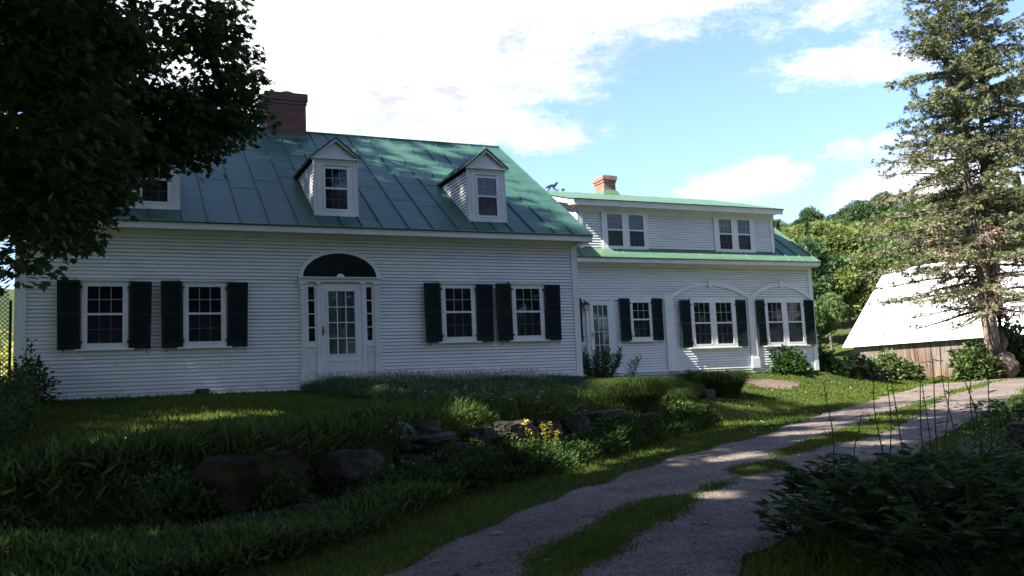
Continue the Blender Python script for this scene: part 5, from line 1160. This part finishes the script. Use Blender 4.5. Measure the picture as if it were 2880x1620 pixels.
def spruce_branch(o, az, L_, up, dead, dens=1.0):
    d = Vector((math.cos(az), math.sin(az), 0)); n = max(5, int(L_/.14)); pts = []
    for i in range(n+1):
        f = i/n; wv = .10*math.sin(f*5+az*7)*f
        z = up*L_*f-.34*L_*f*f*(1 if L_ > 2 else .5)+.20*L_*f**3+wv; pts.append(o+d*L_*f+Vector((0,0,z)))
    br.tube(pts[::max(1, n//6)]+[pts[-1]], [.034*min(1.4,L_/2.5+.3)*(1-.85*k/(len(pts[::max(1,n//6)]))) for k in range(len(pts[::max(1,n//6)])+1)], 4, cap=False)
    side_ = Vector((-d.y, d.x, 0))
    for i in range(1, n+1):
        f = i/n
        if random.random() > .97: continue
        for sgn in (-1, 1):
            if random.random() > .8*dens: continue
            tl = (.34+.42*math.sin(PI*min(1, f*1.05)))*min(1.0, L_/2.2)*random.uniform(.55,1.15)
            td = (d*random.uniform(.5,.9)+side_*sgn*random.uniform(.5,1.0)+Vector((0,0,random.uniform(-.55,.35)))).normalized()
            a = pts[i]; isdead = random.random() < dead*(1.25-.55*f)
            if random.random() < .35: br.tube([a, a+td*tl], [.008,.003], 3, cap=False)
            m_ = int(tl/.031)+1
            for k in range(m_):
                q = a+td*tl*(k+.5)/m_+Vector((random.gauss(0,.035),random.gauss(0,.035),random.gauss(0,.04)))
                dirs = (td+Vector((random.gauss(0,.45),random.gauss(0,.45),random.gauss(0,.35)-(.35 if isdead else -.1)))).normalized()
                if isdead:
                    if random.random() < .5: DP.append(q); DD.append(dirs); DS.append(random.uniform(.06,.12))
                else:
                    GP.append(q); GD.append(dirs); GS.append(random.uniform(.09,.155))
for path, zlo, zhi, rt, seed in ((t1, 1.6, t1[-1].z, 1.0, 0), (t2, 1.8, t2[-1].z, 1.0, 1)):
    z = zlo
    while z < zhi-.1:
        f = (z-zlo)/(zhi-zlo); Rr = np.interp(z, [1.5,3.5,5.5,8,11,13.5,15.5,16.5], [3.5,4.3,4.5,3.2,2.4,1.7,1.0,.2])
        for k in range(3):
            az = random.random()*2*PI
            dx = math.cos(az)*(-1 if seed == 0 else 1)
            L_ = Rr*random.uniform(.62,1.08)*(1 if dx > -.2 else .62)
            dead = .92 if z < 2.6 else np.interp(z, [2.6,5,7,10], [.74,.66,.30,.10])
            spruce_branch(along(path, z+random.uniform(-.1,.1)), az, L_, np.interp(z, [1,5,12,16], [-.02,.10,.3,.6])+random.uniform(-.16,.16), dead, dens=np.interp(z, [1.5,4,7,12],[.58,.72,.76,.86]))
        z += .25 if z < 10 else .22
# the long low branches that reach over the barn roof
lft = math.atan2(-RGT.y, -RGT.x)
for z, L_, aa in ((5.0,5.1,.1),(4.4,4.6,-.15),(3.7,4.7,.05),(3.1,4.0,-.1),(2.5,4.3,.12),(4.7,4.2,.3),(5.6,4.2,-.05),(1.9,2.8,.0)):
    spruce_branch(along(t1, z-.1), lft+aa, L_, .10, .55, .8)
nG = len(GP); GP = np.array([tuple(p) for p in GP]); GD = np.array([tuple(p) for p in GD]); DP = np.array([tuple(p) for p in DP]); DD = np.array([tuple(p) for p in DD])
print('spruce', nG, len(DP))
leaves('green_foliage', 'clump', GP, GD, rdir(nG, 1, .6), np.array(GS), M['spruce'], spr, width=.85)
leaves('dead_twigs', 'clump', DP, DD, rdir(len(DP)), np.array(DS), M['spruce_dead'], spr, width=.5)
br.build('branches', M['twig'], spr)

# ---- wooded hillside
def crown_cloud(H, W, n, lobes, conifer=False, size=.45):
    if conifer:
        f = RNG.random(n)**.8; z = H*(.12+.88*f); lay = np.round(z/ (H*.07))*(H*.07); rr = W*(1-f)**.85*np.sqrt(RNG.random(n))*(.75+.5*RNG.random(n)); a = RNG.random(n)*2*PI
        P = np.stack([np.cos(a)*rr, np.sin(a)*rr, lay*.22+z*.78-rr*.2], 1); D = unit(np.stack([np.cos(a), np.sin(a), -.2+0*a], 1)+RNG.normal(0,.3,(n,3)))
    else:
        k = lobes; lc = rdir(k)*np.array([W*.62, W*.62, H*.26])*(RNG.random((k,1))**.4)+np.array([0,0,H*.64]); lr = W*RNG.uniform(.28,.5,k)
        i = RNG.integers(0, k, n); u_ = rdir(n); P = lc[i]+u_*(lr[i]*(RNG.random(n)**.3))[:,None]*np.array([1,1,.8]); D = unit(u_+RNG.normal(0,.5,(n,3)))
    return P, D
PROT = {}
def proto(kind, k):
    key = (kind, k)
    if key in PROT: return PROT[key]
    H = 10.; 
    if kind == 'pine': P, D = crown_cloud(H, 2.1, 1500 if k == 7 else 4000, 0, True)
    else: P, D = crown_cloud(H, 3.4, 8500, 17)
    n = len(P); V, F, kk = scatter('clump', P, D, rdir(n, .6, .7), RNG.uniform(.18,.38,n), 1.1)
    me_o = np_mesh('crown', V, F, M[{'pine':'pine','a':'decid','b':'decid2','c':'decid3'}[kind]], None, np.repeat(np.clip(.5+.28*np.sin(P[:,0]*1.9+P[:,2])+RNG.normal(0,.18,n), 0, 1), kk))
    s = MB(); s.tube([(0,0,-1.5),(.1,0,H*.35),(0,.1,H*.85)], [.22,.16,.04], 6)
    if kind != 'pine':
        for _ in range(7): a = random.random()*2*PI; z = random.uniform(.3,.6)*H; s.tube([(0,0,z),(math.cos(a)*2, math.sin(a)*2, z+1.6)], [.09,.02], 4)
    tr = s.build('trunk', M['bark']); PROT[key] = (me_o.data, tr.data); bpy.data.objects.remove(me_o); bpy.data.objects.remove(tr); return PROT[key]
def wood_tree(kind, k, x, y, sc, label, group, cat='tree', sz=1.0):
    cm, tm = proto(kind, k); o = bpy.data.objects.new('pine_tree' if kind == 'pine' else 'hillside_tree', None); COL.objects.link(o); o.location = (x, y, T1(x, y)); o.scale = (sc, sc, sc*sz); o.rotation_euler = (0,0,random.random()*6.28)
    tag(o, label, cat, group); ORG[o.name] = Vector((0,0,0))
    for nm, me_ in (('crown', cm), ('trunk', tm)): c = bpy.data.objects.new(nm, me_); COL.objects.link(c); c.parent = o
LAB = {'a': 'yellow green broadleaf tree on the wooded hillside', 'b': 'mid green broadleaf tree on the wooded hillside', 'c': 'deep green broadleaf tree on the wooded hillside', 'pine': 'dark conifer among the broadleaf trees on the hillside'}
placed = []
def pa(az, D): a = math.radians(az); return CAM.x+D*math.sin(a), CAM.y+D*math.cos(a)
cnt = 0
for Dd in (55, 60, 66, 73, 81, 90, 100, 111, 123, 136, 150, 165):
    step = math.degrees(3.5/Dd)*1.0*(1 if Dd < 120 else 1.1); a = (36.8 if Dd < 66 else 38.2)+random.random()*step
    while a < (43.6 if Dd < 66 else 57.5):
        x, y = pa(a+random.uniform(-.3,.3)*step, Dd+random.uniform(-3,3)); a += step
        # keep clear of the barn
        q = Vector((x, y, 0))-b0; la = q.dot(u); lb_ = q.dot(v)
        if -3 < la < Ln+3 and -3 < lb_ < Wd+3: continue
        if Dd < 66 and y < 27: continue
        if random.random() < .05 and Dd > 115: kind = 'pine'
        else: kind = random.choices('abc', (5,3,2) if Dd < 125 else (1.5,3,5))[0]
        wood_tree(kind, random.randrange(3), x, y, random.uniform(.85,1.2)*np.interp(math.degrees(math.atan2(x-CAM.x, y-CAM.y)), [40,44,47], [.8,.88,.95])*(.72 if Dd < 80 else 1.0)*(1.0 if kind != 'pine' else 1.15), LAB[kind], {'a':'yellow green trees on the hillside','b':'mid green trees on the hillside','c':'deep green trees on the hillside','pine':'conifers on the hillside'}[kind]); cnt += 1
print('hill trees', cnt)
for px, py, Dd, H, lb in ((2186,622,98,1.35,'lone ragged pine standing above the skyline just right of the wing roof'),(2268,622,106,1.25,'bare topped pine rising above the hillside right of the lone skyline pine'),):
    az = math.degrees(math.atan2((CAM+ray(px,900)*10-CAM).x, (ray(px,900)).y)); d = ray(px, py); dd = Vector((d.x,d.y)).normalized(); x = CAM.x+dd.x*Dd; y = CAM.y+dd.y*Dd; top = at(px, py, Dd).z; z0 = T1(x, y); sc = (top-z0)/10.
    cm, tm = proto('pine', 7); o = bpy.data.objects.new('pine_tree', None); COL.objects.link(o); o.location = (x, y, z0); o.scale = (.5, .6, sc); tag(o, lb, 'tree'); 
    for nm, me_ in (('crown', cm), ('trunk', tm)): c = bpy.data.objects.new(nm, me_); COL.objects.link(c); c.parent = o
# field and bushes seen past the left corner of the house
jungle('goldenrod_meadow', [(-9.5,9),(-8.0,6),(-6.8,9),(-6.6,14),(-5,26),(-12,26)], 16000, 2.4, .2, 'diamond', M['chartreuse'], 'sunlit yellow green meadow growth seen past the left corner of the house')
# trellis and post at the left corner
tr = thing('lattice_trellis', (-6.75,.8,-.3), 'narrow dark lattice trellis standing just left of the house corner', 'trellis')
for xx in (-6.47, -6.74): m_ = MB(); m_.box(xx,xx+.045,.55,.60,-.4,1.75); m_.build('post', M['shutter'], tr)
m_ = MB()
for k in range(26):
    z = -.3+k*.085; a = Vector((-6.70,.54,z)); b = Vector((-6.47,.54,z+.22)); q = Vector((0,0,.012)); e = Vector((0,.012,0)); m_.poly([a-q, b-q, b+q, a+q], [a-q+e, b-q+e, b+q+e, a+q+e])
    a = Vector((-6.70,.57,z+.22)); b = Vector((-6.47,.57,z)); m_.poly([a-q, b-q, b+q, a+q], [a-q+e, b-q+e, b+q+e, a+q+e])
fixn(m_.build('lattice', M['flue'], tr))
pt = thing('stone_post', (-6.62,-.9,-.5), 'short grey stone post at the left edge below the trellis', 'post')
m_ = MB(); m_.box(-6.95,-6.48,-1.1,-.75,-.6,.42); m_.build('shaft', M['stone'], pt); m_ = MB(); m_.xz([(-7.0,.42),(-6.44,.42),(-6.5,.5),(-6.94,.5)], -1.14, -.71); fixn(m_.build('cap', M['stone'], pt))

# ================================================================== LIGHT, SKY, CAMERA
el = math.asin(SUN.z); azm = math.atan2(SUN.x, SUN.y)
sl = bpy.data.lights.new('sun', 'SUN'); sl.energy = 5.0; sl.angle = R_(.53); sl.color = (1, .93, .80)
so = bpy.data.objects.new('sun', sl); COL.objects.link(so); so.rotation_euler = (-SUN).to_track_quat('-Z', 'Y').to_euler()
w = bpy.data.worlds.new('World'); bpy.context.scene.world = w; w.use_nodes = True; nt = w.node_tree; N = nt.nodes; L = nt.links
bg = N['Background']; sky = N.new('ShaderNodeTexSky'); sky.sky_type = 'NISHITA'; sky.sun_disc = False; sky.sun_elevation = el; sky.sun_rotation = azm; sky.air_density = 1.0; sky.dust_density = .6; sky.ozone_density = 1.3
geo = N.new('ShaderNodeTexCoord')
def vm(op, a, b=None):
    n = N.new('ShaderNodeVectorMath'); n.operation = op
    for i, q in enumerate((a, b)):
        if q is None: continue
        if isinstance(q, (tuple, list, Vector)): n.inputs[i].default_value = tuple(q)
        else: L.new(q, n.inputs[i])
    return n.outputs['Value'] if op in ('DOT_PRODUCT', 'LENGTH') else n.outputs[0]
def mt(op, a, b=None, c=None, clamp=False):
    n = N.new('ShaderNodeMath'); n.operation = op; n.use_clamp = clamp
    for i, q in enumerate((a, b, c)):
        if q is None: continue
        if isinstance(q, (int, float)): n.inputs[i].default_value = q
        else: L.new(q, n.inputs[i])
    return n.outputs[0]
V0 = vm('NORMALIZE', geo.outputs['Generated'])
CL = [(1000,150,720,300,1.1),(640,60,500,300,1.2),(1330,330,180,90,.7),(1800,-60,620,150,1.0),(1560,110,220,110,.8),(2110,512,165,62,.9),(1980,545,90,30,.5),(2370,185,260,55,.62),(2480,130,110,60,.4),(2640,520,260,110,.95),(2600,410,220,60,.6),(1520,400,120,45,.55),(2350,40,180,60,.35)]
dens = None
for px, py, rx, ry, st in CL:
    c = ray(px, py); r_ = c.cross(Vector((0,0,1))).normalized(); u_ = r_.cross(c).normalized()
    a = mt('DIVIDE', vm('DOT_PRODUCT', V0, r_), rx/FPX); b = mt('DIVIDE', vm('DOT_PRODUCT', V0, u_), ry/FPX)
    f = mt('SUBTRACT', st, mt('MULTIPLY', mt('ADD', mt('MULTIPLY', a, a), mt('MULTIPLY', b, b)), st*.85))
    f = mt('MULTIPLY', f, mt('GREATER_THAN', vm('DOT_PRODUCT', V0, c), 0))
    dens = f if dens is None else mt('MAXIMUM', dens, f)
# clouds in the rest of the sky
mp = N.new('ShaderNodeMapping'); L.new(V0, mp.inputs[0]); mp.inputs['Scale'].default_value = (1, 1, 2.3)
n0 = N.new('ShaderNodeTexNoise'); n0.inputs['Scale'].default_value = 2.1; n0.inputs['Detail'].default_value = 3; L.new(mp.outputs[0], n0.inputs['Vector'])
inview = mt('GREATER_THAN', vm('DOT_PRODUCT', V0, FWD), .80)
gen = mt('SUBTRACT', mt('MULTIPLY', mt('SUBTRACT', n0.outputs['Fac'], .51), 5.0), mt('MULTIPLY', mt('SUBTRACT', vm('DOT_PRODUCT', V0, FWD), .72), 9.0))
gen = mt('MINIMUM', gen, mt('MULTIPLY', mt('SUBTRACT', n0.outputs['Fac'], .51), 5.0))
dens = mt('MAXIMUM', dens, gen)
dens = mt('MAXIMUM', dens, -1.0)
n1 = N.new('ShaderNodeTexNoise'); n1.inputs['Scale'].default_value = 9; n1.inputs['Detail'].default_value = 9; n1.inputs['Roughness'].default_value = .76; L.new(mp.outputs[0], n1.inputs['Vector'])
cd = mt('ADD', dens, mt('MULTIPLY', mt('SUBTRACT', n1.outputs['Fac'], .5), 3.0))
mr = N.new('ShaderNodeMapRange'); mr.interpolation_type = 'SMOOTHSTEP'; L.new(cd, mr.inputs['Value']); mr.inputs['From Min'].default_value = -.05; mr.inputs['From Max'].default_value = 1.0
n2 = N.new('ShaderNodeTexNoise'); n2.inputs['Scale'].default_value = 7; n2.inputs['Detail'].default_value = 9; n2.inputs['Roughness'].default_value = .6; L.new(mp.outputs[0], n2.inputs['Vector'])
cr = N.new('ShaderNodeValToRGB'); L.new(n2.outputs['Fac'], cr.inputs[0]); cr.color_ramp.elements[0].position = .34; cr.color_ramp.elements[0].color = (5.6,5.7,6.4,1); cr.color_ramp.elements[1].position = .6; cr.color_ramp.elements[1].color = (12.8,12.5,13.2,1)
sk = N.new('ShaderNodeMixRGB'); sk.blend_type = 'MULTIPLY'; sk.inputs[0].default_value = 1; L.new(sky.outputs[0], sk.inputs[1]); sk.inputs[2].default_value = (1.55,1.75,2.15,1)
sa = N.new('ShaderNodeVectorMath'); sa.operation = 'ADD'; L.new(sk.outputs[0], sa.inputs[0]); sa.inputs[1].default_value = (.6,.6,.85)
mx = N.new('ShaderNodeMixRGB'); L.new(mr.outputs[0], mx.inputs[0]); L.new(sa.outputs[0], mx.inputs[1]); L.new(cr.outputs[0], mx.inputs[2]); gm = N.new('ShaderNodeMapRange'); gm.interpolation_type = 'SMOOTHSTEP'; L.new(vm('DOT_PRODUCT', V0, FWD), gm.inputs['Value']); gm.inputs['From Min'].default_value = .25; gm.inputs['From Max'].default_value = .78; gm.inputs['To Min'].default_value = .58; gm.inputs['To Max'].default_value = .86  # dims the unseen sky outside the view, lowering the ambient light
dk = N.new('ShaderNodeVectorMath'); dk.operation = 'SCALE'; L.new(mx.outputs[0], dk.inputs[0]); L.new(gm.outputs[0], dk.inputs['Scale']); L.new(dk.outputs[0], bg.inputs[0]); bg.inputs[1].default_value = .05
cam = bpy.data.cameras.new('camera'); cam.sensor_width = 36; cam.lens = FPX/2880*36; cam.clip_end = 3000; cam.clip_start = .05
co = bpy.data.objects.new('camera', cam); COL.objects.link(co)
co.matrix_world = Matrix(((RGT.x, UP.x, -FWD.x, CAM.x), (RGT.y, UP.y, -FWD.y, CAM.y), (RGT.z, UP.z, -FWD.z, CAM.z), (0,0,0,1)))
sc = bpy.context.scene; sc.camera = co
sc.view_settings.view_transform = 'Standard'; sc.view_settings.look = 'None'; sc.view_settings.exposure = 1.83; sc.view_settings.gamma = 1
sc.cycles.max_bounces = 6; sc.cycles.transparent_max_bounces = 6
